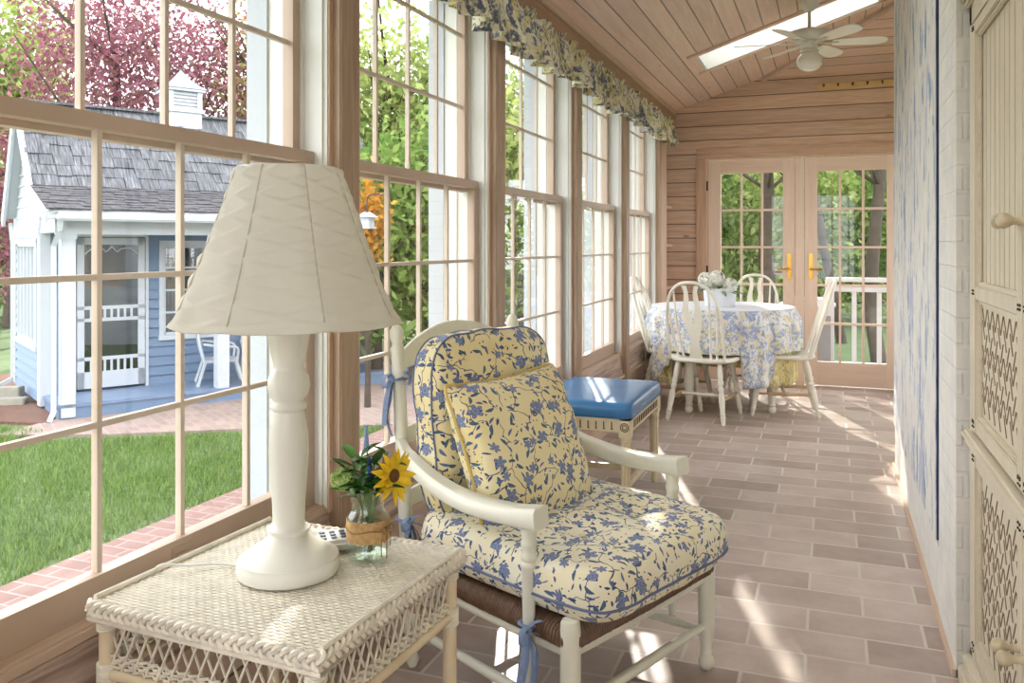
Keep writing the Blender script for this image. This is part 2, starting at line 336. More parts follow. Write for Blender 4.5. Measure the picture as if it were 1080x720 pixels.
# ------------------------------------------------------------------ mesh helpers
class MB:
    def __init__(s): s.v = []; s.f = []; s.uv = None; s.sm = []
    def add(s, vs, fs, smooth=False):
        o = len(s.v); s.v += [tuple(v) for v in vs]; s.f += [tuple(i + o for i in f) for f in fs]; s.sm += [smooth] * len(fs)
        return s
    def box(s, x0, x1, y0, y1, z0, z1, mat=None, bev=0):
        if bev:
            b = min(bev, (x1 - x0) / 2.01, (y1 - y0) / 2.01, (z1 - z0) / 2.01)
            bm = bmesh.new(); bmesh.ops.create_cube(bm, size=1)
            for v in bm.verts: v.co = Vector(((x0 + x1) / 2 + v.co.x * (x1 - x0), (y0 + y1) / 2 + v.co.y * (y1 - y0), (z0 + z1) / 2 + v.co.z * (z1 - z0)))
            bmesh.ops.bevel(bm, geom=bm.edges[:], offset=b, segments=2, affect='EDGES')
            bm.verts.index_update()
            vs = [v.co.copy() for v in bm.verts]; fs = [[v.index for v in f.verts] for f in bm.faces]; bm.free()
            if mat is not None: vs = [mat @ v for v in vs]
            return s.add(vs, fs)
        vs = [Vector(p) for p in ((x0, y0, z0), (x1, y0, z0), (x1, y1, z0), (x0, y1, z0), (x0, y0, z1), (x1, y0, z1), (x1, y1, z1), (x0, y1, z1))]
        if mat is not None: vs = [mat @ v for v in vs]
        return s.add(vs, [(0, 3, 2, 1), (4, 5, 6, 7), (0, 1, 5, 4), (1, 2, 6, 5), (2, 3, 7, 6), (3, 0, 4, 7)])
    def bar(s, a, b, w, h, up=(0, 0, 1), bev=0):
        a, b = Vector(a), Vector(b); d = b - a; L = d.length; d.normalize(); up = Vector(up)
        x = d.cross(up)
        if x.length < 1e-4: x = d.cross(Vector((1, 0, 0)))
        x.normalize(); z = x.cross(d)
        m = Matrix((x, d, z)).transposed().to_4x4(); m.translation = a
        return s.box(-w / 2, w / 2, 0, L, -h / 2, h / 2, m, bev)
    def tube(s, pts, rad, seg=8, closed=False, caps=True, flat=1.0, up=None):
        pts = [Vector(p) for p in pts]; n = len(pts)
        if not hasattr(rad, '__len__'): rad = [rad] * n
        vs = []; fs = []
        px = None
        for i, p in enumerate(pts):
            if closed: t = pts[(i + 1) % n] - pts[i - 1]
            else: t = pts[min(i + 1, n - 1)] - pts[max(i - 1, 0)]
            if t.length < 1e-9: t = Vector((0, 0, 1))
            t.normalize()
            if px is None:
                a = Vector(up) if up is not None else (Vector((0, 0, 1)) if abs(t.z) < .9 else Vector((1, 0, 0)))
                x = t.cross(a).normalized()
            else:
                x = px - t * px.dot(t)
                x = x.normalized() if x.length > 1e-6 else t.orthogonal().normalized()
            px = x; y = t.cross(x)
            for k in range(seg):
                an = 2 * PI * k / seg
                vs.append(p + x * math.cos(an) * rad[i] + y * math.sin(an) * rad[i] * flat)
        m = n if closed else n - 1
        for i in range(m):
            for k in range(seg):
                a = i * seg + k; b = i * seg + (k + 1) % seg; j = ((i + 1) % n) * seg
                fs.append((a, b, j + (k + 1) % seg, j + k))
        if caps and not closed:
            fs.append(tuple(range(seg - 1, -1, -1))); fs.append(tuple((n - 1) * seg + k for k in range(seg)))
        return s.add(vs, fs, True)
    def lathe(s, prof, c=(0, 0, 0), seg=24, axis=None, caps=True):
        """prof: (r, z) list"""
        vs = []; fs = []; n = len(prof); m = axis
        for r, z in prof:
            for k in range(seg):
                a = 2 * PI * k / seg; v = Vector((r * math.cos(a), r * math.sin(a), z))
                vs.append((m @ v) if m is not None else v + Vector(c))
        for i in range(n - 1):
            for k in range(seg):
                fs.append((i * seg + k, i * seg + (k + 1) % seg, (i + 1) * seg + (k + 1) % seg, (i + 1) * seg + k))
        if caps:
            fs.append(tuple(range(seg - 1, -1, -1))); fs.append(tuple((n - 1) * seg + k for k in range(seg)))
        return s.add(vs, fs, True)
    def limb(s, a, b, prof, seg=14):
        """turned member from a to b; prof: (t 0..1, radius)"""
        a, b = Vector(a), Vector(b); d = b - a; L = d.length; q = d.to_track_quat('Z', 'Y')
        m = q.to_matrix().to_4x4(); m.translation = a
        return s.lathe([(r, t * L) for t, r in prof], seg=seg, axis=m)
    def ball(s, c, r, sx=1, sy=1, sz=1, seg=14, ring=9):
        pr = []
        vs = []; fs = []
        for i in range(1, ring):
            th = PI * i / ring
            for k in range(seg):
                a = 2 * PI * k / seg
                vs.append((c[0] + r * sx * math.sin(th) * math.cos(a), c[1] + r * sy * math.sin(th) * math.sin(a), c[2] - r * sz * math.cos(th)))
        n = len(vs); vs += [(c[0], c[1], c[2] - r * sz), (c[0], c[1], c[2] + r * sz)]
        for i in range(ring - 2):
            for k in range(seg): fs.append((i * seg + k, i * seg + (k + 1) % seg, (i + 1) * seg + (k + 1) % seg, (i + 1) * seg + k))
        for k in range(seg):
            fs.append((n, (k + 1) % seg, k)); o = (ring - 2) * seg; fs.append((n + 1, o + k, o + (k + 1) % seg))
        return s.add(vs, fs, True)
    def prism(s, poly, h, mat=None):
        """poly (x,y) outline extruded in z from 0 to h"""
        n = len(poly); vs = [Vector((x, y, 0)) for x, y in poly] + [Vector((x, y, h)) for x, y in poly]
        if mat is not None: vs = [mat @ v for v in vs]
        return s.add(vs, [tuple(range(n - 1, -1, -1)), tuple(range(n, 2 * n))] + [(i, (i + 1) % n, n + (i + 1) % n, n + i) for i in range(n)])
    def build(s, name, mat, parent=None, bevel=0, uv=None):
        me = bpy.data.meshes.new(name); me.from_pydata([tuple(v) for v in s.v], [], s.f); me.update()
        me.polygons.foreach_set('use_smooth', s.sm)
        me.materials.append(mat)
        if uv: setuv(me, uv)
        o = bpy.data.objects.new(name, me); C.objects.link(o)
        if parent is not None: o.parent = parent
        if bevel:
            b = o.modifiers.new('bevel', 'BEVEL'); b.width = bevel; b.segments = 2; b.limit_method = 'ANGLE'; b.angle_limit = R(50)
        fixn(me)
        return o
def fixn(me):
    bm = bmesh.new(); bm.from_mesh(me); bmesh.ops.recalc_face_normals(bm, faces=bm.faces[:]); bm.to_mesh(me); bm.free()
    try: me.set_sharp_from_angle(angle=R(50))
    except Exception: pass
def setuv(me, fn):
    u = me.uv_layers.new(name='UVMap')
    for p in me.polygons:
        for li in p.loop_indices: u.data[li].uv = fn(me.vertices[me.loops[li].vertex_index].co, p.normal)
def boxuv(co, n):
    a = [abs(x) for x in n]
    if a[2] >= a[0] and a[2] >= a[1]: return (co.x, co.y)
    if a[0] >= a[1]: return (co.y, co.z + 3)
    return (co.x + 2, co.z + 5)
def tag(o, label=None, cat=None, group=None, kind=None):
    if label: o['label'] = label
    if cat: o['category'] = cat
    if group: o['group'] = group
    if kind: o['kind'] = kind
    return o
def thing(name, label, cat, loc=(0, 0, 0), rz=0, group=None, parent=None):
    o = bpy.data.objects.new(name, None); C.objects.link(o); o.location = loc; o.rotation_euler = (0, 0, rz)
    o.empty_display_size = .1
    return tag(o, label, cat, group)
def struct(name, mb, mat, **k): return tag(mb.build(name, mat, **k), kind='structure')
def sroot(name):
    o = bpy.data.objects.new(name, None); C.objects.link(o); o['kind'] = 'structure'; return o
def copy_tree(o, parent=None):
    c = o.copy(); C.objects.link(c)
    if parent is not None: c.parent = parent
    for ch in [q for q in bpy.data.objects if q.parent == o]: copy_tree(ch, c)
    return c
def smooth_path(ctrl, n=8):
    """Catmull-Rom through control points"""
    P = [Vector(c) for c in ctrl]; P = [P[0] * 2 - P[1]] + P + [P[-1] * 2 - P[-2]]; out = []
    for i in range(1, len(P) - 2):
        for k in range(n):
            t = k / n; a, b, c, d = P[i - 1], P[i], P[i + 1], P[i + 2]
            out.append(.5 * ((2 * b) + (c - a) * t + (2 * a - 5 * b + 4 * c - d) * t * t + (3 * b - a - 3 * c + d) * t ** 3))
    out.append(P[-2]); return out
# ------------------------------------------------------------------ camera, world, sun
CH = 1.27
cam = bpy.data.objects.new('camera', bpy.data.cameras.new('camera')); C.objects.link(cam)
cam.data.sensor_width = 36; cam.data.lens = 890 * 36 / 1080; cam.data.shift_y = -(360 - 258) / 1080
cam.data.clip_start = .05; cam.data.clip_end = 200
cam.location = (0, 0, CH); cam.rotation_euler = (R(90), 0, math.atan(335 / 890))
bpy.context.scene.camera = cam
w = bpy.data.worlds.new('sky'); bpy.context.scene.world = w; w.use_nodes = True
bg = w.node_tree.nodes['Background']; bg.inputs[0].default_value = (.94, .97, 1.0, 1); bg.inputs[1].default_value = SKY = 3.0
sun = bpy.data.objects.new('sun', bpy.data.lights.new('sun', 'SUN')); C.objects.link(sun)
sun.data.energy = 4.4; sun.data.angle = R(.6); sun.data.color = (1, .93, .82)
sd = Vector((.36, -1.0, -.50)); sun.rotation_euler = sd.to_track_quat('-Z', 'Y').to_euler(); sun.location = (-3, 9, 6)
vs = bpy.context.scene.view_settings
vs.view_transform = 'Standard'; vs.look = 'None'; vs.gamma = 1; vs.exposure = EXPO = .66; vs.use_curve_mapping = False
bpy.context.scene.cycles.transparent_max_bounces = 32

# ------------------------------------------------------------------ room shell
XL, YB, YR = -1.45, 8.05, -2.4
SL, Z0 = .33, 2.51
def cz(x): return Z0 + SL * (x - XL)
XE = 1.5        # far right alcove wall
struct('floor', MB().box(-1.62, XE + .1, YR - .1, YB + .1, -.12, 0), M['floor'])

def slab(mb, x0, x1, y0, y1, th=.14):
    vs = []
    for z in (0, th):
        vs += [(x0, y0, cz(x0) + z), (x1, y0, cz(x1) + z), (x1, y1, cz(x1) + z), (x0, y1, cz(x0) + z)]
    mb.add(vs, [(0, 3, 2, 1), (4, 5, 6, 7), (0, 1, 5, 4), (1, 2, 6, 5), (2, 3, 7, 6), (3, 0, 4, 7)])
SKX0, SKX1 = -.94, .36
cb = MB()
ys = [YR, .4, .98, 3.0, 3.58, 6.36, 6.93, YB]
for i in range(7):
    if i in (1, 3, 5):
        slab(cb, XL - .2, SKX0, ys[i], ys[i + 1]); slab(cb, SKX1, XE + .1, ys[i], ys[i + 1])
    else: slab(cb, XL - .2, XE + .1, ys[i], ys[i + 1])
struct('ceiling', cb, M['ceil'])
# hip plane at the far end of the ceiling, valley from (-.57,8.05,2.80)
V0 = Vector((-.57, YB, cz(-.57))); V1 = Vector((.45, 7.17, cz(.45)))
vd = (V1 - V0); t_ = (XE - V0.x) / vd.x; V2 = V0 + vd * t_
hb = MB(); th = Vector((0, 0, .05))
tri = [V0, V2, Vector((XE, YB, V0.z))]
hb.add([v for v in tri] + [v + th for v in tri], [(0, 1, 2), (3, 5, 4), (0, 3, 4, 1), (1, 4, 5, 2), (2, 5, 3, 0)])
struct('ceiling_hip', hb, M['hip'])['kind'] = 'structure'
bpy.data.objects['ceiling_hip'].name = 'ceiling.001'
struct('trim_1', MB().bar(V0 + Vector((0, -.02, -.02)), V2 + Vector((0, 0, -.02)), .055, .035), M['trimY'])
# skylight wells: far one in view, two nearer ones unseen, added for daylight
for n_, (y0, y1) in enumerate(((6.36, 6.93), (3.0, 3.58), (.4, .98))):
    s_ = sroot('window_%d' % (10 + n_))
    m = MB(); wt = .02
    for (a, b, c_, d) in ((SKX0 + .003, SKX1 - .003, y0 + .003, y0 + wt), (SKX0 + .003, SKX1 - .003, y1 - wt, y1 - .003), (SKX0 + .003, SKX0 + wt, y0 + wt, y1 - wt), (SKX1 - wt, SKX1 - .003, y0 + wt, y1 - wt)):
        vsx = [(x, y, cz(x) + z) for z in (-.004, .42) for x, y in ((a, c_), (b, c_), (b, d), (a, d))]
        m.add(vsx, [(0, 3, 2, 1), (4, 5, 6, 7), (0, 1, 5, 4), (1, 2, 6, 5), (2, 3, 7, 6), (3, 0, 4, 7)])
    m.build('light_well', M['track'], s_)
    m = MB()
    for a, b in ((y0 - .055, y0 - .0), (y1, y1 + .02)):
        vsx = [(x, y, cz(x) + z) for z in (-.018, .0) for x, y in ((SKX0 - .05, a), (SKX1 + .05, a), (SKX1 + .05, b), (SKX0 - .05, b))]
        m.add(vsx, [(0, 3, 2, 1), (4, 5, 6, 7), (0, 1, 5, 4), (1, 2, 6, 5), (2, 3, 7, 6), (3, 0, 4, 7)])
    m.build('casing', M['trimX'], s_)
    m = MB(); vsx = [(x, y, cz(x) + z) for z in (.40, .406) for x, y in ((SKX0, y0), (SKX1, y0), (SKX1, y1), (SKX0, y1))]
    m.add(vsx, [(0, 3, 2, 1), (4, 5, 6, 7), (0, 1, 5, 4), (1, 2, 6, 5), (2, 3, 7, 6), (3, 0, 4, 7)])
    m.build('pane', M['glass'], s_)

# ---- left window wall
PER = 1.255; HEAD = 2.36
KS = list(range(-2, 5))
def jl(k): return 2.150 - 1.08 + PER * k
def jr(k): return 2.150 + PER * k
SILLZ = .505
wl = MB()
wl.box(-1.60, -1.42, YR, 7.58, -.1, SILLZ - .02)            # below the sills
wl.box(-1.60, -1.42, YR, 7.58, HEAD, 2.53)
wl.box(-1.60, -1.42, YR, jl(-2) - .0, SILLZ - .02, HEAD)
for k in KS[:-1]: wl.box(-1.60, -1.395, jr(k), jl(k + 1), SILLZ - .02, HEAD)
wl.box(-1.60, -1.395, jr(4), 7.58, SILLZ - .02, HEAD)
wl.box(-1.80, -1.42, 7.56, 7.60, -.1, 2.53)               # niche sides and back
wl.box(-1.82, -1.78, 7.56, YB, -.1, 2.53)
struct('wall_left', wl, M['wallv'])
# exterior white cladding and casings
wx = MB(); wx.box(-1.66, -1.602, YR, YB + .12, -.62, SILLZ - .02); wx.box(-1.66, -1.602, YR, YB + .12, HEAD, 2.75)
for k in KS[:-1]: wx.box(-1.675, -1.602, jr(k) - .012, jl(k + 1) + .012, SILLZ - .02, HEAD)
wx.box(-1.675, -1.602, jr(4) - .012, YB + .12, SILLZ - .02, HEAD)
wx.box(-1.675, -1.602, YR, jl(-2), SILLZ - .02, HEAD)
struct('wall_left_outside', wx, M['white']); bpy.data.objects['wall_left_outside'].name = 'wall_left.001'
# posts, casings
pn = 2
for k in KS:
    y = jr(k)
    struct('trim_%d' % pn, MB().box(-1.42, -1.36, y + .02, y + .125, 0, 2.42, bev=.004), M['postZ']); pn += 1
tb = MB()
tb.box(-1.44, -1.372, YR, YB, 2.375, 2.50, bev=.003)
struct('trim_%d' % pn, tb, M['beam']); pn += 1
tb = MB(); tb.box(-1.44, -1.362, YR, YB, 2.501, 2.535); struct('trim_%d' % pn, tb, M['trimY']); pn += 1
# stool, apron and ledge under the windows
stn = MB()
for k in KS[:-1] + [4]:
    a = jr(k) + .125 if k > -3 else YR
for k in KS:
    a, b = (jl(k) - .045 if k > -2 else YR), jr(k) + .02
    stn.box(-1.50, -1.398, a, b, SILLZ - .035, SILLZ - .005, bev=.006)
struct('trim_%d' % pn, stn, M['trimY']); pn += 1
apn = MB()
for k in KS:
    a, b = (jl(k) - .055 if k > -2 else YR), jr(k) + .02
    m = Matrix.Translation((-1.415, 0, .47)) @ Matrix.Rotation(R(-8), 4, 'Y')
    apn.box(-.02, .012, a, b, -.125, 0, m)
struct('trim_%d' % pn, apn, M['oldwood']); pn += 1
lg = MB()
for k in KS:
    a, b = (jl(k) - .055 if k > -2 else YR), jr(k) + .02
    lg.box(-1.42, -1.372, a, b, .325, .345)
struct('trim_%d' % pn, lg, M['trimY']); pn += 1
struct('baseboard_left', MB().box(-1.42, -1.40, YR, 7.55, 0, .09), M['trimY'])

def make_window(k):
    r = sroot('window_%d' % (k + 3)); a, b = jl(k), jr(k)
    m = MB()   # jamb liners : white tracks with grooves
    for (y0, y1, s) in ((b, b + .02, -1), (a - .02, a, 1)):
        m.box(-1.601, -1.394, y0-.003, y1+.003, SILLZ - .016, HEAD-.004)
        yy0, yy1 = (y0 - .010, y0) if s < 0 else (y1, y1 + .010)
        for x in (-1.545, -1.478, -1.413): m.box(x - .006, x + .006, yy0, yy1, SILLZ - .02, HEAD)
    m.box(-1.60, -1.396, a, b, HEAD - .02, HEAD - .005)
    m.build('jamb_liner', M['track'], r)
    m = MB(); m.box(-1.40, -1.388, b + .001, b + .03, SILLZ - .03, HEAD + .05); m.box(-1.40, -1.388, a - .03, a - .001, SILLZ - .03, HEAD + .05)
    m.build('casing', M['trimZ'], r)
    m = MB(); m.box(-1.64, -1.47, a, b, SILLZ - .05, SILLZ - .018); m.build('outer_sill', M['white'], r)
    g0 = a + .05
    # lower sash
    m = MB(); x0, x1 = -1.472, -1.436; e = .002
    m.box(x0, x1, a + e, a + .05, SILLZ - .015, 1.547, bev=.003); m.box(x0, x1, b - .05, b - e, SILLZ - .015, 1.547, bev=.003)
    m.box(x0, x1 + .001, a + .05, b - .05, SILLZ - .018, .577); m.box(x0, x1 + .001, a + .05, b - .05, 1.513, 1.547)
    ls = m.build('lower_sash', M['sash'], r)
    m = MB()
    for i in (1, 2, 3): m.box(-1.463, -1.447, g0 + .245 * i - .0065, g0 + .245 * i + .0065, .577, 1.513)
    for j in (1, 2): m.box(-1.462, -1.448, g0, g0 + .98, .577 + .312 * j - .0065, .577 + .312 * j + .0065)
    m.build('muntins', M['sashpale'], ls)
    MB().box(-1.457, -1.453, a + .045, b - .045, .57, 1.52).build('pane', M['glass'], ls)
    # upper sash
    m = MB(); x0, x1 = -1.520, -1.484
    m.box(x0, x1, a + e, a + .045, 1.50, HEAD - .02); m.box(x0, x1, b - .045, b - e, 1.50, HEAD - .02)
    m.box(x0, x1, a + .045, b - .045, 1.50, 1.545); m.box(x0, x1, a + .045, b - .045, HEAD - .055, HEAD - .02)
    us = m.build('upper_sash', M['sash'], r)
    m = MB()
    for i in (1, 2, 3): m.box(-1.510, -1.494, g0 + .245 * i - .0065, g0 + .245 * i + .0065, 1.545, HEAD - .05)
    for z in (1.868, 2.178): m.box(-1.509, -1.495, g0, g0 + .98, z - .0065, z + .0065)
    m.build('muntins', M['sashpale'], us)
    MB().box(-1.504, -1.500, a + .04, b - .04, 1.53, HEAD - .04).build('pane', M['glass'], us)
    if k == 0:
        m = MB(); m.box(-1.437, -1.431, 1.56, 1.63, .535, .562, bev=.002); m.box(-1.431, -1.424, 1.57, 1.62, .538, .545, bev=.002)
        m.build('sash_lift', M['sash'], r)
for k in KS: make_window(k)

struct('trim_45', MB().box(-1.42, -1.372, 7.33, 7.60, 0, 2.37, bev=.003), M['trimZ'])
# ---- niche shelves in the far left corner
tag(MB().box(-1.78, -1.425, 7.605, YB - .002, .02, .06).build('bottom', M['trimX']), kind='structure').name = 'trim_40'
for i, z in enumerate((.45, .86, 1.25, 1.61)):
    o = MB().box(-1.778, -1.40, 7.602, YB - .001, z, z + .022).build('corner_shelf', M['trimX'])
    tag(o, ['lowest', 'second lowest', 'second highest', 'topmost'][i] + ' pine shelf in the corner niche left of the glazed doors', 'shelf', 'shelves in the corner niche')

# ---- back wall with double doors
DX0, DX1, DZ = -1.085, .625, 2.075
bw = MB()
bw.box(-1.80, DX0, YB, YB + .14, -.1, 2.5)
bw.box(DX1, XE + .1, YB, YB + .14, -.1, 2.5)
bw.box(DX0, DX1, YB, YB + .14, DZ, 2.5)
x0, x1 = -1.80, XE + .1
bw.add([(x0, YB, 2.5), (x1, YB, 2.5), (x1, YB, cz(x1)), (XL, YB, cz(XL) + .01), (x0, YB, 2.53), (x0, YB + .14, 2.5), (x1, YB + .14, 2.5), (x1, YB + .14, cz(x1)), (XL, YB + .14, cz(XL) + .01), (x0, YB + .14, 2.53)],
       [(0, 1, 2, 3, 4), (9, 8, 7, 6, 5), (0, 5, 6, 1), (1, 6, 7, 2), (2, 7, 8, 3), (3, 8, 9, 4), (4, 9, 5, 0)])
struct('wall_back', bw, M['wallb'])
m = MB(); m.box(DX0 - .09, DX0 + .003, YB - .022, YB + .001, 0, DZ + .0, bev=.003); m.box(DX1 - .003, DX1 + .09, YB - .022, YB + .001, 0, DZ, bev=.003)
struct('trim_41', m, M['surroundz'])
struct('trim_42', MB().box(DX0 - .09, DX1 + .09, YB - .024, YB + .001, DZ + .0025, DZ + .092, bev=.003), M['surround'])
m = MB(); m.box(DX0, DX0 + .014, YB, YB + .1, 0, DZ); m.box(DX1 - .014, DX1, YB, YB + .1, 0, DZ); m.box(DX0, DX1, YB + .004, YB + .1, DZ - .016, DZ)
m.box(-.290, -.216, YB - .004, YB + .06, 0, DZ - .016)
struct('trim_43', m, M['doorw'])
def french(n, x0, x1, gx0, gx1, hside):
    r = sroot('door_%d' % n); y0, y1 = YB + .006, YB + .046
    m = MB(); m.box(x0 + .002, gx0, y0, y1, .012, 2.05, bev=.003); m.box(gx1, x1 - .002, y0, y1, .012, 2.05, bev=.003); m.build('stile', M['doorw'], r)
    m = MB(); m.box(gx0, gx1, y0, y1, .012, .222); m.box(gx0, gx1, y0, y1, 1.932, 2.05); m.build('rail', M['doorwx'], r)
    m = MB(); w_ = (gx1 - gx0) / 3; h_ = (1.932 - .222) / 5
    for i in (1, 2): m.box(gx0 + w_ * i - .01, gx0 + w_ * i + .01, y0 + .006, y1 - .006, .222, 1.932)
    for j in (1, 2, 3, 4): m.box(gx0, gx1, y0 + .007, y1 - .007, .222 + h_ * j - .01, .222 + h_ * j + .01)
    m.build('muntins', M['doorw'], r)
    MB().box(gx0 - .004, gx1 + .004, YB + .024, YB + .028, .218, 1.936).build('pane', M['glass'], r)
    hx = gx1 + .055 if hside > 0 else gx0 - .055
    m = MB(); m.box(hx - .016, hx + .016, y0 - .007, y0, .96, 1.19, bev=.003)
    pl = m.build('lock_plate', M['brass'], r)
    m = MB(); m.tube(smooth_path([(hx, y0, 1.05), (hx, y0 - .045, 1.05), (hx - .03 * hside, y0 - .052, 1.052), (hx - .10 * hside, y0 - .045, 1.045)], 5), .009, 8)
    m.tube([(hx, y0 - .006, 1.05), (hx, y0 - .014, 1.05)], .018, 12); m.tube([(hx, y0 - .006, 1.13), (hx, y0 - .02, 1.13)], .014, 12)
    m.build('door_handle', M['brass'], r)
    m = MB(); ex = x0 if hside > 0 else x1
    for z in (.25, 1.03, 1.82): m.tube([(ex - .004 * hside, y0 - .008, z - .045), (ex - .004 * hside, y0 - .008, z + .045)], .008, 8)
    m.build('hinge', M['nail'], r)
    return r
d1 = french(1, -1.070, -.292, -.950, -.398, 1)
d2 = french(2, -.214, .605, -.103, .468, -1)
# small printed sticker low on the first door glass
m = MB(); m.box(-.475, -.402, YB + .0235, YB + .0239, 1.00, 1.055); st = m.build('warning_sticker', M['track'], d1)
m = MB(); m.box(-.47, -.407, YB + .0228, YB + .0235, 1.012, 1.03); m.build('sticker_band', M['cloth'] if False else plain('sticker_ink', srgb(150, 110, 130), .5), st)
struct('baseboard_back', MB().box(-1.42, DX0 - .09, YB - .016, YB, 0, .1), M['trimX'])

# ---- right side : painted brick pier with a peeling plaster slab, alcove, cabinet niche
wr_ = MB(); wr_.box(.385, .52, 2.79, 5.29, 0, 3.3); wr_.box(.348, .39, 2.78, 3.20, 0, 3.3); wr_.box(.350, .39, 3.185, 5.295, 0, .235)
struct('wall_right', wr_, M['brickw'])
# peeling plaster slab standing 2 cm proud of the brick, ragged along its near edge
pv = []; rng = random.Random(3)
zz = [.245 + i * .055 for i in range(57)]
bm_ = MB()
edge = [3.27 + noise.noise(Vector((0, 0, z * 2.2))) * .035 + rng.uniform(-.006, .006) for z in zz]
for i, z in enumerate(zz):
    e_ = edge[i]
    pv += [(.345, 5.3, z), (.345, e_, z), (.387, e_ + .004, z), (.387, 5.3, z)]
fs = []
for i in range(len(zz) - 1):
    a = i * 4; b = a + 4
    for q in range(4): fs.append((a + q, a + (q + 1) % 4, b + (q + 1) % 4, b + q))
fs += [(0, 1, 2, 3), tuple(len(pv) - 4 + i for i in (3, 2, 1, 0))]
bm_.add(pv, fs); struct('wall_right_plaster', bm_, M['peel']); bpy.data.objects['wall_right_plaster'].name = 'wall_right.001'
ev = MB(); q_ = []  # strip on the slab edge: navy paint plus painted shadow of the gap
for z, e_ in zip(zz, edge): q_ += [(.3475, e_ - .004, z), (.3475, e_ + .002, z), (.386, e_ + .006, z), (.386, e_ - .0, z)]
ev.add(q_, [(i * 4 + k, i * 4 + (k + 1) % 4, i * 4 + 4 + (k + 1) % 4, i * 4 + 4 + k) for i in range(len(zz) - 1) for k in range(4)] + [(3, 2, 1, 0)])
struct('wall_right_edge', ev, M['blueshade']); bpy.data.objects['wall_right_edge'].name = 'wall_right.003'
struct('baseboard_right', MB().box(.336, .352, 2.78, 5.3, 0, .022), M['trimY'])
wr = MB()
wr.box(.84, .98, -.1, 2.78, 0, 3.3); wr.box(.5, .98, 2.68, 2.80, 0, 3.3); wr.box(XE, XE + .12, YR, -.1, 0, 3.6); wr.box(.84, XE, -.14, -.1, 0, 3.6)
wr.box(.5, XE, 5.20, 5.30, 0, 3.6)
wr.box(XE, XE + .12, 5.2, 5.75, 0, 3.6); wr.box(XE, XE + .12, 7.55, YB, 0, 3.6); wr.box(XE, XE + .12, 5.75, 7.55, 0, .55); wr.box(XE, XE + .12, 5.75, 7.55, 2.2, 3.6)
struct('wall_right_alcove', wr, M['plaster']); bpy.data.objects['wall_right_alcove'].name = 'wall_right.002'
def added_window(n, axis, a0, a1, c0, c1, pos, cols, rows):
    r = sroot('window_%d' % n); m = MB()
    def bx(a, b, z0, z1, t0, t1):
        if axis == 'y': m.box(pos + t0, pos + t1, a, b, z0, z1)
        else: m.box(a, b, pos + t0, pos + t1, z0, z1)
    bx(a0, a0 + .06, c0, c1, 0, .06); bx(a1 - .06, a1, c0, c1, 0, .06); bx(a0, a1, c0, c0 + .06, 0, .06); bx(a0, a1, c1 - .06, c1, 0, .06)
    for i in range(1, cols): y = a0 + (a1 - a0) * i / cols; bx(y - .012, y + .012, c0, c1, .015, .045)
    for j in range(1, rows): z = c0 + (c1 - c0) * j / rows; bx(a0, a1, z - .01, z + .01, .016, .044)
    m.build('frame', M['sash'], r); m = MB(); bx(a0 + .05, a1 - .05, c0 + .05, c1 - .05, .028, .032); m.build('pane', M['glass'], r)
added_window(13, 'y', 5.75, 7.55, .55, 2.2, XE + .02, 6, 4)  # unseen alcove window, added to light the dining end
# rear wall behind the camera; its wide unseen window is added for daylight
rw = MB(); rw.box(-1.6, -1.2, YR - .12, YR, 0, 3.6); rw.box(1.3, XE + .12, YR - .12, YR, 0, 3.6); rw.box(-1.2, 1.3, YR - .12, YR, 0, .5); rw.box(-1.2, 1.3, YR - .12, YR, 2.35, 3.6)
struct('wall_rear', rw, M['wallb'])
added_window(14, 'x', -1.2, 1.3, .5, 2.35, YR - .09, 8, 4)
# exterior roof edge
struct('trim_44', MB().box(-2.0, -1.66, YR - .2, YB + .3, 2.66, 2.74), M['white'])

# peg rail on the back wall
pr = thing('peg_rail', 'yellowish wooden peg rail high on the pine end wall', 'peg rail', (-.1, YB, 2.68))
MB().box(0, .72, -.022, 0, -.028, .028, bev=.003).build('board', plain('yellow_pine_rail', srgb(222, 186, 124), .5), pr)
for i in range(6):
    MB().limb((.05 + .12 * i, -.022, 0), (.05 + .12 * i, -.06, .012), [(0, .007), (.6, .006), (.8, .011), (1, .008)], 8).build('peg', M['groovebrown'], pr)
# ------------------------------------------------------------------ cabinet on the right
cab = thing('armoire', 'tall antique cream armoire with carved slit panels against the right wall', 'cabinet', (.38, 2.76, 0))
# local: x+ into the wall, y- towards the camera
W_ = 1.72
m = MB(); m.box(.03, .455, -W_, 0, .05, 1.98, bev=.004)
m.box(.0, .03, -.045, 0, .05, 1.97, bev=.004); m.box(.0, .03, -W_, -W_ + .045, .05, 1.97); m.box(.0, .03, -W_, 0, 1.90, 1.97); m.box(0, .03, -W_, 0, .05, .11)
m.build('body', M['cab'], cab)
m = MB(); m.box(-.03, .455, -W_ - .02, .008, 0, .05, bev=.006); m.box(-.018, .03, -W_ - .01, .006, .05, .09, bev=.008); m.build('plinth', M['cabx'], cab)
m = MB()
for z, d, h in ((1.955, .012, .02), (1.972, .026, .018), (1.99, .04, .03)): m.box(-d, .46, -W_ - d, d * .4, z, z + h, bev=.005)
m.build('cornice', M['cabx'], cab)
m = MB(); m.box(-.022, .02, -W_, .004, .712, .738, bev=.008); m.box(-.012, .02, -W_, .002, .694, .712, bev=.004); m.build('ledge_moulding', M['cabx'], cab)
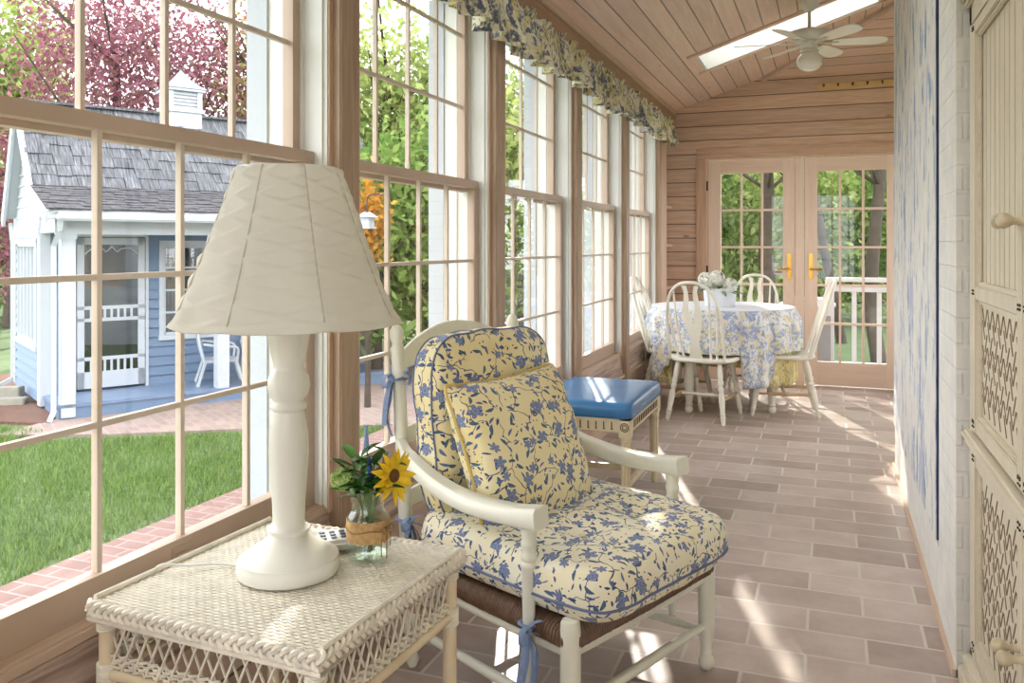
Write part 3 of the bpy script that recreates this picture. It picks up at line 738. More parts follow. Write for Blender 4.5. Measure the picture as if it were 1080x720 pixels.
def lattice(mb, y0, y1, z0, z1, x):
    """short diagonal bars, dark to stand for the shade inside carved slits"""
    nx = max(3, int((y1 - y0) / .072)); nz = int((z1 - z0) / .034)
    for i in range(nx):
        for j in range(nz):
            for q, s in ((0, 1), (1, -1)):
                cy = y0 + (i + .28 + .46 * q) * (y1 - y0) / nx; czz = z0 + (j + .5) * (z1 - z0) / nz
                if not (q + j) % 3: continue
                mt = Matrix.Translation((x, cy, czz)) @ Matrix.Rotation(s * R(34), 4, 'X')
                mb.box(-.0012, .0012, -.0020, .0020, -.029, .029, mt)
def cab_door(name, y0, y1, z0, z1, kind, knobside, knobz):
    d = thing(name, None, None, (0, 0, 0), parent=None); d.parent = cab
    x0, x1 = -.001, .026; s = .055
    m = MB(); m.box(x0, x1, y0, y0 + s, z0, z1, bev=.003); m.box(x0, x1, y1 - s, y1, z0, z1, bev=.003)
    for a, b in kind['rails']: m.box(x0 + .0005, x1, y0 + s, y1 - s, a, b, bev=.003)
    m.build('door_frame', M['cab'], d)
    for (a, b, ty) in kind['panels']:
        m = MB(); t = .012
        m.box(x0 + .006, x0 + .018, y0 + s, y0 + s + t, a, b, bev=.003); m.box(x0 + .006, x0 + .018, y1 - s - t, y1 - s, a, b, bev=.003)
        m.box(x0 + .006, x0 + .018, y0 + s, y1 - s, a, a + t, bev=.003); m.box(x0 + .006, x0 + .018, y0 + s, y1 - s, b - t, b, bev=.003)
        m.build('panel_moulding', M['cabx'], d)
        if ty == 'boards':
            m = MB(); n = 9; wd = (y1 - y0 - 2 * s) / n
            for i in range(n): m.box(.018, .030, y0 + s + i * wd + .0015, y0 + s + (i + 1) * wd - .0015, a, b, bev=.003)
            m.build('board_panel', M['cab'], d)
        else:
            m = MB(); m.box(.016, .030, y0 + s, y1 - s, a, b); m.build('pierced_panel', M['cab'], d)
            m = MB(); lattice(m, y0 + s + .02, y1 - s - .02, a + .03, b - .03, .0155); tag(m.build('slit_shade_bars', M['slit'], d), 'thin dark diagonal bars painting the shade of slits in the panel')
    for y in (y0 + .028, y1 - .028):
        for z in [z0 + .03] + [c for a, b in kind['rails'] for c in (a + .014, b - .014)]:
            for dy in (.008, -.010): MB().ball((x0 - .0005, y + dy, z), .0035, seg=6, ring=5).build('nail_head', M['nail'], d)
    ky = y0 + .025 if knobside < 0 else y1 - .028
    m = MB(); m.limb((x0 + .001, ky, knobz), (x0 - .055, ky, knobz), [(0, .011), (.15, .008), (.4, .007), (.55, .014), (.75, .017), (.92, .013), (1, .005)], 16)
    m.build('knob', M['knob'], d)
up = dict(rails=((.745, .785), (1.118, 1.155), (1.86, 1.895)), panels=((.785, 1.118, 'lat'), (1.155, 1.86, 'boards')))
lo = dict(rails=((.115, .16), (.65, .69)), panels=((.16, .65, 'lat'),))
for nm, a_, b_ in (('near', -.722, -.048), ('far', -1.40, -.728)):
    cab_door('upper_door', a_, b_, .745, 1.895, up, -1 if nm == 'near' else 1, 1.32)
    cab_door('lower_door', a_, b_, .115, .69, lo, -1 if nm == 'near' else 1, .41)

# ------------------------------------------------------------------ ruffled valance
def valance():
    y0, y1 = .6, 7.66; n = 900; rows = 22; vs = []; uvs = []; fs = []
    acc = 0; px = None; rr = random.Random(5)
    for i in range(n + 1):
        y = y0 + (y1 - y0) * i / n
        ph = y * 27 + 2.2 * noise.noise(Vector((y * 2.1, 0, 0))) * 2
        amp = .026 + .010 * noise.noise(Vector((y * 3, 5, 0)))
        for j in range(rows + 1):
            t = j / rows
            top = 2.382 + .006 * math.sin(ph * 1.7)
            bot = 2.150 + .014 * math.sin(y * 4.3 + 1) + .008 * math.sin(ph * .5)
            z = top + (bot - top) * t
            a = amp * (.55 + 1.1 * t) if t > .12 else amp * (.9 - t * 3)
            if .10 < t < .2: a *= .35
            x = -1.325 + a * math.sin(ph + t * .6) + .5 * a * math.sin(ph * 2.3 + 1)
            x += .02 * (t > .3) * (t - .3)
            vs.append((x, y + .004 * math.cos(ph) * t, z))
            uvs.append((y * 2.1, z * .8))
    for i in range(n):
        for j in range(rows):
            a = i * (rows + 1) + j; fs.append((a, a + 1, a + rows + 2, a + rows + 1))
    m = MB(); m.add(vs, fs, True)
    me = bpy.data.meshes.new('valance'); me.from_pydata(vs, [], fs); me.update()
    u = me.uv_layers.new(name='UVMap')
    for p in me.polygons:
        p.use_smooth = True
        for li in p.loop_indices: u.data[li].uv = uvs[me.loops[li].vertex_index]
    me.materials.append(M['toile'])
    o = bpy.data.objects.new('valance', me); C.objects.link(o)
    s = o.modifiers.new('s', 'SOLIDIFY'); s.thickness = .0025
    return o
val = valance(); tag(val, 'gathered yellow and blue toile valance running above the windows', 'valance')
o = MB().tube([(-1.345, .55, 2.362), (-1.345, 7.68, 2.362)], .010, 8).build('valance_rod', M['track'], val)

# ------------------------------------------------------------------ ceiling fan
fz = cz(-.13)
fan = thing('ceiling_fan', 'white six bladed ceiling fan with a round glass light globe', 'ceiling fan', (-.13, 6.12, 2.68))
MB().lathe([(.066, fz - 2.68 + .02), (.066, fz - 2.68 - .02), (.058, fz - 2.68 - .05), (.03, fz - 2.68 - .075), (.016, fz - 2.68 - .08)], seg=24).build('canopy', M['lampw'], fan)
MB().tube([(0, 0, .03), (0, 0, fz - 2.68 - .03)], .012, 10).build('downrod', M['lampw'], fan)
MB().lathe([(.02, .07), (.05, .068), (.10, .055), (.132, .045), (.136, .03), (.128, .012), (.105, -.01), (.085, -.018), (.07, -.02), (.06, -.024)], seg=36).build('motor_housing', M['lampw'], fan)
m = MB()
for k in range(36):
    a = k * PI / 18; m.bar((math.cos(a) * .112, math.sin(a) * .112, .002), (math.cos(a) * .13, math.sin(a) * .13, .022), .008, .006)
m.build('vent_ribs', M['cream'], fan)
MB().lathe([(.055, -.02), (.058, -.06), (.05, -.075), (.062, -.082), (.062, -.096), (.05, -.104)], seg=28).build('switch_housing', M['lampw'], fan)
MB().lathe([(.05, -.100), (.066, -.112), (.082, -.135), (.088, -.160), (.080, -.188), (.058, -.21), (.03, -.222), (.004, -.226)], seg=32).build('light_globe', plain('frosted_glass_globe', srgb(244, 240, 228), .15, .01, spec=.8), fan)
for k in range(6):
    a = R(8 + 60 * k); ca, sa = math.cos(a), math.sin(a)
    rot = Matrix.Rotation(a, 4, 'Z') @ Matrix.Translation((0, 0, -.035)) @ Matrix.Rotation(R(-13), 4, 'X')
    out = []
    pr_ = [(.15, .035), (.19, .048), (.30, .056), (.40, .060), (.45, .056), (.485, .040), (.50, .015)]
    out = [(x, -y) for x, y in pr_] + [(x, y) for x, y in reversed(pr_)]
    b = MB().prism(out, .006, rot).build('blade', M['creamwhite'], fan)
    MB().bar(rot @ Vector((.05, 0, 0)), rot @ Vector((.19, 0, -.003)), .022, .005).build('blade_bracket', M['brass'] if False else M['lampw'], b)

# ------------------------------------------------------------------ wicker side table
TZ = .58
tx0, tx1, ty0, ty1 = -.272, .272, -.27, .27
wt = thing('wicker_side_table', 'whitewashed woven wicker side table with braided edge under the window', 'side table', (-1.064, 1.502, 0), R(-3))
m = MB(); nrow = 51; nw = 104
for j in range(nrow):
    y = ty0 + .012 + (ty1 - ty0 - .024) * j / (nrow - 1); pts = []
    for i in range(nw * 2 + 1):
        x = tx0 + .008 + (tx1 - tx0 - .016) * i / (nw * 2)
        pts.append((x, y, TZ - .006 + .0010 * math.sin(PI * i / 4 * 1.0 + (PI if j % 2 else 0))))
    m.tube(pts, .0040, 6, flat=.62)
for i in range(nw + 1):
    x = tx0 + .01 + (tx1 - tx0 - .02) * i / nw; m.tube([(x, ty0 + .01, TZ - .006), (x, ty1 - .01, TZ - .006)], .0013, 5)
m.build('woven_top', M['wicker'], wt)
MB().box(tx0 + .01, tx1 - .01, ty0 + .01, ty1 - .01, TZ - .028, TZ - .016).build('top_board', M['groovebrown'], wt)
# braid round the rim
def braid(path, rad, n, out, name, mat, parent, zc, twist=112, up=(0, 0, 1)):
    P = [Vector(p) for p in path]; L = [0]
    for a, b in zip(P, P[1:]): L.append(L[-1] + (b - a).length)
    tot = L[-1]; m = MB()
    for s in range(3):
        pts = []
        N = int(tot * 260)
        for i in range(N + 1):
            d = tot * i / N; k = max(q for q in range(len(L)) if L[q] <= d + 1e-9); k = min(k, len(P) - 2)
            t = (d - L[k]) / (L[k + 1] - L[k]); p = P[k].lerp(P[k + 1], t)
            dr = (P[k + 1] - P[k]).normalized(); side = dr.cross(Vector(up))
            ph = d * twist + s * 2 * PI / 3
            pts.append(p + Vector((0, 0, 1)) * (out * math.sin(ph)) + side * (out * .45 * math.sin(2 * ph)))
        m.tube(pts, rad, 6)
    return m.build(name, mat, parent)
rp = [(tx0, ty0, TZ - .016), (tx1, ty0, TZ - .016), (tx1, ty1, TZ - .016), (tx0, ty1, TZ - .016), (tx0, ty0, TZ - .016)]
braid(rp, .0058, 3, .0115, 'braided_rim', M['wickerw'], wt, 0)
m = MB()
for q in (tx1, tx0):
    m.tube([(q - .004 * (1 if q > 0 else -1), ty0 + .012, TZ + .001), (q - .004 * (1 if q > 0 else -1), ty1 - .012, TZ + .001)], .0055, 8)
m.tube([(tx0, ty0 + .002, TZ - .037), (tx1, ty0 + .002, TZ - .037), (tx1 - .002, ty1, TZ - .037), (tx0, ty1, TZ - .037)], .006, 8, closed=True)
m.build('rim_cane', M['wickerw'], wt)
# apron lattice
m = MB(); az1, az0 = TZ - .04, TZ - .135; ins = .022
sides = [((tx0 + ins, ty0 + ins), (tx1 - ins, ty0 + ins)), ((tx1 - ins, ty0 + ins), (tx1 - ins, ty1 - ins)), ((tx1 - ins, ty1 - ins), (tx0 + ins, ty1 - ins)), ((tx0 + ins, ty1 - ins), (tx0 + ins, ty0 + ins))]
for (a, b) in sides:
    a, b = Vector((*a, 0)), Vector((*b, 0)); L = (b - a).length; d = (b - a) / L; nrm = d.cross(Vector((0, 0, 1))); st_ = .030; n = int(L / st_)
    for i in range(-1, n + 1):
        for sgn in (1, -1):
            p0 = i * st_ + .015; p1 = p0 + sgn * .045
            if sgn < 0: p0 += .03; p1 += .03
            q0, q1 = p0, p1
            if min(q0, q1) < -.01 or max(q0, q1) > L + .01: continue
            m.tube([a + d * q0 + nrm * .003 * sgn + Vector((0, 0, az0)), a + d * q1 + nrm * .003 * sgn + Vector((0, 0, az1))], .0026, 5)
m.build('apron_lattice', M['wicker'], wt)
m = MB()
for (a, b) in sides:
    a, b = Vector((*a, 0)), Vector((*b, 0)); L = (b - a).length; d = (b - a) / L; nrm = d.cross(Vector((0, 0, 1)))
    for r_ in range(4):
        pts = [a + d * (L * i / 80) + nrm * .004 * math.sin(i * PI / 2 + r_ * PI) + Vector((0, 0, az0 + .004 + r_ * .0072)) for i in range(81)]
        m.tube(pts, .0032, 5)
m.build('apron_weave', M['wickerw'], wt)
m = MB()
for (a, b) in sides: m.tube([(*a, az0 - .012), (*b, az0 - .012)], .0115, 10)
m.build('apron_pole', M['bamboo'], wt)
for cx_, cy_ in ((tx0 + .024, ty0 + .024), (tx1 - .024, ty0 + .024), (tx1 - .024, ty1 - .024), (tx0 + .024, ty1 - .024)):
    lg_ = MB().tube([(cx_, cy_, 0), (cx_, cy_, .2), (cx_, cy_, TZ - .03)], [.0165, .0155, .0165], 14).build('leg', M['bamboo'], wt)
    for z0_, z1_ in ((TZ - .165, TZ - .12), (TZ - .06, TZ - .04)):
        m = MB(); n = int((z1_ - z0_) / .0052)
        for i in range(n): m.tube([(cx_ + .0185 * math.cos(q * PI / 6), cy_ + .0185 * math.sin(q * PI / 6), z0_ + i * .0052) for q in range(12)], .0028, 5, closed=True)
        m.build('cane_wrapping', M['wickerw'], lg_)
m = MB()
for z in (.16,):
    m.tube([(tx0 + .03, ty0 + .03, z), (tx1 - .03, ty0 + .03, z), (tx1 - .03, ty1 - .03, z), (tx0 + .03, ty1 - .03, z)], .010, 8, closed=True)
m.build('lower_stretcher', M['bamboo'], wt)

# ------------------------------------------------------------------ table lamp
LX, LY = -1.072, 1.506
lamp = thing('table_lamp', 'ivory turned column table lamp with a pleated panelled shade', 'lamp', (LX, LY, TZ + .001))
prof = [(.0, 0), (.104, 0), (.106, .004), (.106, .024), (.103, .029), (.104, .032), (.097, .037), (.080, .048), (.062, .059), (.050, .068), (.043, .076), (.040, .082), (.044, .086), (.044, .092), (.036, .096), (.033, .105),
        (.034, .14), (.038, .20), (.0415, .25), (.0400, .29), (.0345, .325), (.0325, .338), (.037, .343), (.038, .350), (.033, .357), (.033, .362), (.040, .372), (.044, .390), (.042, .410), (.033, .424), (.031, .432), (.0335, .445), (.038, .465), (.0425, .49), (.0465, .512), (.049, .520), (.049, .526), (.03, .530), (.0, .530)]
MB().lathe(prof, seg=48, caps=False).build('turned_base', M['lampw'], lamp)
def shade():
    hb, ht = .525, .850; rb, rt = .236, .103; a0 = math.atan2(-LY, -LX) + R(22.5 - 6)
    ns = 8; nseg = 16; nz = 150; vs = []; fs = []
    for j in range(nz + 1):
        t = j / nz; z = hb + (ht - hb) * t
        r = rb + (rt - rb) * (t ** .86)
        if t < .04: r += .004 * (1 - t / .04)
        for s in range(ns):
            A = a0 + s * 2 * PI / ns; B = A + 2 * PI / ns
            for i in range(nseg):
                u = i / nseg; x = r * (math.cos(A) * (1 - u) + math.cos(B) * u); y = r * (math.sin(A) * (1 - u) + math.sin(B) * u)
                # criss-cross gathered folds, pinned at the ribs
                def saw(q): q = q - math.floor(q); return q / .82 if q < .82 else (1 - q) / .18
                zj = z + .004 * noise.noise(Vector((s * 2.3, z * 9, 1)))
                f1 = saw(zj * 23 + u * .9 + s * .37); f2 = saw(zj * 23 - u * 1.0 + s * .61 + .4)
                e = min(1, math.sin(PI * u) * 1.8) if u > 0 else 0
                d = .0125 * max(f1, f2) * (.35 + .65 * e) * (.8 + .5 * noise.noise(Vector((s * 3.1, z * 14, u * 2))))
                q = Vector((x, y, 0)).normalized()
                vs.append((x + q.x * (d + .006 * math.sin(PI * u)), y + q.y * (d + .006 * math.sin(PI * u)), z - .004 * (1 - t) ** 3 * math.sin(PI * u)))
    n = ns * nseg
    for j in range(nz):
        for i in range(n): fs.append((j * n + i, j * n + (i + 1) % n, (j + 1) * n + (i + 1) % n, (j + 1) * n + i))
    m = MB(); m.add(vs, fs, True)
    t = NT('pleated_ivory_shade'); d = t.n('ShaderNodeBsdfDiffuse'); d.inputs[0].default_value = (*srgb(240, 238, 230), 1)
    tr = t.n('ShaderNodeBsdfTranslucent'); tr.inputs[0].default_value = (*srgb(240, 234, 216), 1)
    mx = t.n('ShaderNodeMixShader'); mx.inputs[0].default_value = .35; t.l(d.outputs[0], mx.inputs[1]); t.l(tr.outputs[0], mx.inputs[2]); t.l(mx.outputs[0], t.out.inputs[0])
    o = m.build('lamp_shade', t.m, lamp)
    me = o.data
    for p in me.polygons: p.use_smooth = True
    so = o.modifiers.new('s', 'SOLIDIFY'); so.thickness = .002
    # seam ribs
    m = MB()
    for s in range(ns):
        A = a0 + s * 2 * PI / ns
        m.tube([((rb + (rt - rb) * (k / 24) ** .86 + .0042) * math.cos(A), (rb + (rt - rb) * (k / 24) ** .86 + .0042) * math.sin(A), hb + (ht - hb) * k / 24) for k in range(25)], .0017, 6)
    m.build('seam_piping', M['seam'], o)
    m = MB()
    m.tube([((rt) * math.cos(a0 + s * PI / 4), (rt) * math.sin(a0 + s * PI / 4), ht) for s in range(8)], .003, 6, closed=True)
    for s in range(0, 8, 3): m.tube([(rt * math.cos(a0 + s * PI / 4), rt * math.sin(a0 + s * PI / 4), ht), (0, 0, ht - .02)], .0022, 6)
    m.tube([(0, 0, .53), (0, 0, ht - .015)], .005, 8)
    m.build('shade_frame', M['track'], o)
shade()
cord = MB().tube(smooth_path([(LX - .1, LY - .02, TZ + .004), (LX - .16, LY - .03, TZ + .004), (-1.285, 1.44, TZ + .006), (-1.325, 1.41, TZ + .012), (-1.345, 1.40, TZ - .02), (-1.35, 1.38, TZ - .12), (-1.36, 1.36, .36), (-1.36, 1.36, .05)], 8), .0028, 6).build('lamp_cord', M['track'])
tag(cord, 'thin white lamp cord draped over the back edge of the wicker table', 'cord')
# phone handset base
ph = thing('cordless_phone', 'white cordless telephone with grey buttons lying behind the lamp base', 'phone', (-1.045, 1.672, TZ + .004), R(-50))
MB().box(-.045, .045, -.075, .075, 0, .024, bev=.008).build('casing', M['track'], ph)
m = MB()
for i in range(3):
    for j in range(3): m.box(-.026 + i * .02, -.013 + i * .02, -.05 + j * .022, -.036 + j * .022, .0235, .027, bev=.002)
m.build('buttons', plain('grey_buttons', srgb(92, 104, 120), .5), ph)
# ------------------------------------------------------------------ soft shapes
def cushion(name, sx, sy, sz, mat, parent=None, nx=44, ny=44, nz=8, rnd=.06, puff=.35, tufts=(), wr=.004, seed=1, corner=.14, edge_drop=0, knife=False):
    """upholstered cushion centred on its own origin; z up is its face"""
    bm = bmesh.new()
    # cube grid
    vs = {}; faces = []
    def key(i, j, k): return (i, j, k)
    def add(i, j, k):
        q = (i, j, k)
        if q not in vs: vs[q] = bm.verts.new((i / nx * 2 - 1, j / ny * 2 - 1, k / nz * 2 - 1))
        return vs[q]
    for i in range(nx):
        for j in range(ny):
            bm.faces.new((add(i, j, nz), add(i + 1, j, nz), add(i + 1, j + 1, nz), add(i, j + 1, nz)))
            bm.faces.new((add(i, j, 0), add(i, j + 1, 0), add(i + 1, j + 1, 0), add(i + 1, j, 0)))
    for k in range(nz):
        for i in range(nx):
            bm.faces.new((add(i, 0, k), add(i + 1, 0, k), add(i + 1, 0, k + 1), add(i, 0, k + 1)))
            bm.faces.new((add(i, ny, k), add(i, ny, k + 1), add(i + 1, ny, k + 1), add(i + 1, ny, k)))
        for j in range(ny):
            bm.faces.new((add(0, j, k), add(0, j, k + 1), add(0, j + 1, k + 1), add(0, j + 1, k)))
            bm.faces.new((add(nx, j, k), add(nx, j + 1, k), add(nx, j + 1, k + 1), add(nx, j, k + 1)))
    uvl = bm.loops.layers.uv.new('UVMap')
    def shape(x, y, z):
        # rounded plan
        X, Y = x, y
        m = max(abs(x), abs(y)); 
        if m > 1e-6:
            rr = math.hypot(x, y); p = 2 / corner if corner > 0 else 99
            l = (abs(x) ** p + abs(y) ** p) ** (1 / p)
            f = m / l if l > 0 else 1
            X, Y = x * f, y * f
        ex = 1 - abs(x) ** 6; ey = 1 - abs(y) ** 6
        edge = max(0, min(1, ex * ey))
        if knife: th = (max(0.0, (1 - abs(x) ** 2.2)) * max(0.0, (1 - abs(y) ** 2.2))) ** .42; th = .06 + .94 * th; 
        else: th = 1 - puff + puff * ((1 - x * x) * (1 - y * y)) ** .45
        Z = z * th
        if not knife:
            bul = (1 - z * z) * .04
            X *= 1 - .05 * (abs(z) ** 3) + bul * 0; Y *= 1 - .05 * (abs(z) ** 3)
        else:
            X *= 1 - .06 * (1 - abs(y) ** 2) * 1.0; Y *= 1 - .06 * (1 - abs(x) ** 2)
        px, py, pz = X * sx / 2, Y * sy / 2, Z * sz / 2
        for (tx, ty, dep) in tufts:
            d = math.hypot(px - tx, py - ty)
            if z > 0: pz -= dep * math.exp(-(d / .045) ** 1.3) * z
            else: pz += dep * .3 * math.exp(-(d / .05) ** 2) * abs(z)
        if True:
            n = noise.noise(Vector((px * 9 + seed * 7, py * 9, z * 2)))
            n2 = noise.noise(Vector((px * 22 + seed * 3, py * 22, z * 2 + 5)))
            s_ = 1 if z >= 0 else -1
            pz += (n * wr + n2 * wr * .5) * s_ * min(1, edge + .4)
            px += noise.noise(Vector((py * 11 + seed, z * 2, 3))) * wr * .8 * abs(x) ** 3
            py += noise.noise(Vector((px * 11 + seed, z * 2, 8))) * wr * .8 * abs(y) ** 3
        return Vector((px, py, pz))
    for v in bm.verts:
        v.co = shape(*v.co)
    bm.normal_update()
    for f in bm.faces:
        n = f.normal; f.smooth = True
        for lp in f.loops: lp[uvl].uv = boxuv(lp.vert.co, n) if abs(n.z) < .55 else (lp.vert.co.x + seed * .37, lp.vert.co.y + seed * .21)
    me = bpy.data.meshes.new(name); bm.to_mesh(me); bm.free(); me.materials.append(mat)
    o = bpy.data.objects.new(name, me); C.objects.link(o)
    if parent is not None: o.parent = parent
    return o, shape
def piping_loop(name, shape, z, mat, parent, r=.0032, grow=1.0, n=40):
    pts = []
    for a, b in (((-1, -1), (1, -1)), ((1, -1), (1, 1)), ((1, 1), (-1, 1)), ((-1, 1), (-1, -1))):
        for i in range(n):
            t = i / n; pts.append(shape(a[0] + (b[0] - a[0]) * t, a[1] + (b[1] - a[1]) * t, z) * grow)
    return MB().tube(pts, r, 6, closed=True).build(name, mat, parent)
def ribbon_mesh(mb, pts, w, th=.0012):
    """flat ribbon: a tube squashed flat"""
    pts = smooth_path(pts, 6); mb.tube(pts, w / 2, 6, flat=th / w * 2)
def bow(name, parent, c, s=1.0, hang=.16, mat=None, seed=0):
    r = random.Random(seed); m = MB(); x, y, z = c
    for sg in (-1, 1):
        m_ = [(x, y, z), (x + .02 * s * sg, y - .02 * s, z + .02 * s), (x + .05 * s * sg, y - .03 * s, z + .012 * s), (x + .045 * s * sg, y - .03 * s, z - .018 * s), (x, y - .005, z)]
        ribbon_mesh(m, m_, .018 * s)
        for q in range(2):
            dx = (.012 + .016 * q) * sg * s
            ribbon_mesh(m, [(x, y - .004, z), (x + dx, y - .016, z - hang * .3), (x + dx * 1.3 + r.uniform(-.01, .01), y - .010, z - hang * .65), (x + dx * 1.1 + r.uniform(-.01, .01), y - .014, z - hang * (1 - .2 * q))], .016 * s)
    m.ball((x, y - .008, z), .011 * s, seg=8, ring=6)
    return m.build(name, mat or M['ribbon'], parent)

# ------------------------------------------------------------------ armchair
RZ = math.atan2(.927, .375)
arm = thing('armchair', 'low cream painted armchair with turned posts and brown rush seat', 'armchair', (-.4675, 2.27, 0), RZ)
# local: +x = far side, +y = towards its back
def turned_leg(x, y, name='leg'):
    m = MB(); m.lathe([(0, 0), (.013, 0), (.020, .008), (.024, .022), (.020, .038), (.015, .046), (.019, .052), (.019, .060), (.0155, .067), (.020, .085), (.024, .13), (.0255, .20), (.0255, .33), (.024, .352), (.020, .360), (.0, .362)], c=(x, y, 0), seg=20, caps=False)
    return m.build(name, M['cream'], arm)
turned_leg(-.325, 0); turned_leg(.325, 0)
for sx in (-1, 1):
    m = MB(); x = .26 * sx
    base, top = Vector((x, .66, 0)), Vector((x * 1.01, .735, 1.03))
    m.limb(base, top, [(0, .0), (.0, .012), (.02, .021), (.035, .017), (.045, .0145), (.055, .018), (.07, .020), (.2, .021), (.36, .0215), (.6, .021), (.62, .0225), (.635, .018), (.65, .021), (.80, .020), (.91, .019), (.925, .022), (.935, .015), (.945, .0175), (.955, .021), (.975, .0215), (.99, .014), (1, .0)], 20)
    m.build('back_post', M['cream'], arm)
# rails, stretchers
for nm, a, b, r in (('seat_rail', (-.325, 0, .275), (.325, 0, .275), .013), ('seat_rail', (-.325, 0, .275), (-.26, .68, .265), .013), ('seat_rail', (.325, 0, .275), (.26, .68, .265), .013), ('seat_rail', (-.26, .675, .27), (.26, .675, .27), .013),
                    ('stretcher', (-.325, 0, .135), (.325, 0, .135), .0125), ('stretcher', (-.325, 0, .115), (-.26, .668, .115), .0125), ('stretcher', (.325, 0, .115), (.26, .668, .115), .0125), ('stretcher', (-.26, .668, .15), (.26, .668, .15), .0125)):
    MB().limb(a, b, [(0, r * .8), (.15, r), (.5, r * 1.12), (.85, r), (1, r * .8)], 14).build(nm, M['cream'], arm)
# rush seat : wrapped strands forming a thick roll round the rails
def rush():
    m = MB()
    qf, qb = .325, .262
    for side in range(4):
        n = 62
        for i in range(n):
            t = (i + .5) / n
            if side == 0: a = Vector((-qf + 2 * qf * t, 0, 0)); inn = Vector((0, 1, 0)); depth = min(t, 1 - t) * .65
            elif side == 1: a = Vector((qb * (-1) + 2 * qb * t, .665, 0)); inn = Vector((0, -1, 0)); depth = min(t, 1 - t) * .55
            elif side == 2: a = Vector((-qf + (qf - qb) * t, .66 * t, 0)); inn = Vector((1, 0, 0)); depth = min(t, 1 - t) * .65
            else: a = Vector((qf - (qf - qb) * t, .66 * t, 0)); inn = Vector((-1, 0, 0)); depth = min(t, 1 - t) * .65
            depth = max(depth, .03)
            out = -inn
            pts = [a + inn * depth + Vector((0, 0, .334)), a + inn * .02 + Vector((0, 0, .340)), a + out * .012 + Vector((0, 0, .332)), a + out * .022 + Vector((0, 0, .314)), a + out * .018 + Vector((0, 0, .297)), a + Vector((0, 0, .290)), a + inn * max(.02, depth * .5) + Vector((0, 0, .292))]
            m.tube(smooth_path(pts, 3), .0062 * (.9 + .2 * random.random()), 5)
    return m.build('rush_seat', M['rush'], arm)
rush()
# crest and ladder slats
def slat(z, h, arch, name):
    m = MB(); n = 24; P = []
    vs = []; fs = []
    for i in range(n + 1):
        t = i / n; x = -.255 + .51 * t; y = .66 + .075 * z / 1.03 + .028 * math.sin(PI * t)
        top = z + h + arch * math.sin(PI * t) ** .8; bot = z + arch * .25 * math.sin(PI * t)
        vs += [(x, y - .008, bot), (x, y + .008, bot), (x, y + .008, top), (x, y - .008, top)]
    for i in range(n):
        for k in range(4): fs.append((i * 4 + k, i * 4 + (k + 1) % 4, i * 4 + 4 + (k + 1) % 4, i * 4 + 4 + k))
    fs += [(0, 1, 2, 3), (n * 4 + 3, n * 4 + 2, n * 4 + 1, n * 4)]
    m.add(vs, fs); return m.build(name, M['cream'], arm, bevel=.004)
slat(.885, .05, .085, 'crest_rail'); slat(.66, .05, .02, 'back_slat'); slat(.47, .05, .02, 'back_slat')
# arms
for s in (-1, 1):
    x = .29 * s
    ctrl = [(.275 * s, .70, .665), (.318 * s, .60, .640), (.338 * s, .46, .600), (.344 * s, .32, .580), (.342 * s, .18, .582), (.334 * s, .085, .590)]
    P = smooth_path(ctrl, 8); n = len(P); vs = []; fs = []
    for i, p in enumerate(P):
        t = i / (n - 1); d = (P[min(i + 1, n - 1)] - P[max(i - 1, 0)]).normalized(); side = d.cross(Vector((0, 0, 1))).normalized(); upv = side.cross(d)
        hw = .016 + .016 * min(1, t * 1.6); hh = .022 if t > .15 else .019
        hh = hh + .006 * max(0, t - .8) * 5
        for a, b in ((-1, -.7), (-.8, -1), (.8, -1), (1, -.7), (1, .6), (.75, 1), (-.75, 1), (-1, .6)): vs.append(p + side * hw * a + upv * hh * b)
    for i in range(n - 1):
        for k in range(8): fs.append((i * 8 + k, i * 8 + (k + 1) % 8, i * 8 + 8 + (k + 1) % 8, i * 8 + 8 + k))
    fs += [tuple(range(7, -1, -1)), tuple((n - 1) * 8 + k for k in range(8))]
    m = MB(); m.add(vs, fs, True); m.build('armrest', M['cream'], arm, bevel=.002)
    a, b = Vector((.336 * s, .125, .115)), Vector((.336 * s, .125, .572))
    MB().limb(a, b, [(0, .010), (.1, .013), (.30, .0165), (.34, .0175), (.40, .0150), (.52, .0165), (.66, .0185), (.74, .019), (.755, .022), (.775, .022), (.785, .017), (.80, .021), (.815, .021), (.83, .017), (.85, .0175), (.875, .021), (.89, .021), (.90, .018), (.97, .022), (1, .024)], 18).build('arm_post', M['cream'], arm)
bw1 = bow('ribbon_tie', arm, (-.285, .735, .86), 1.0, .17, seed=1)
m = MB(); ribbon_mesh(m, [(-.285, .715, .86), (-.25, .68, .875), (-.22, .64, .89)], .012); m.tube([(-.264 + .025 * math.cos(a * PI / 6), .722 + .026 * math.sin(a * PI / 6), .86) for a in range(12)], .006, 6, closed=True, flat=.5); m.build('ribbon_knot', M['ribbon'], bw1)
bw2 = bow('ribbon_tie', arm, (-.275, .66, .44), .9, .15, seed=2)
m = MB(); m.tube([(-.262 + .026 * math.cos(a * PI / 6), .690 + .026 * math.sin(a * PI / 6), .44) for a in range(12)], .006, 6, closed=True, flat=.5); m.build('ribbon_knot', M['ribbon'], bw2)
bw3 = bow('ribbon_tie', arm, (-.366, .110, .315), .95, .20, seed=3)
m = MB(); m.tube([(-.336 + .024 * math.cos(a * PI / 6), .125 + .024 * math.sin(a * PI / 6), .318) for a in range(12)], .006, 6, closed=True, flat=.5); m.build('ribbon_knot', M['ribbon'], bw3)

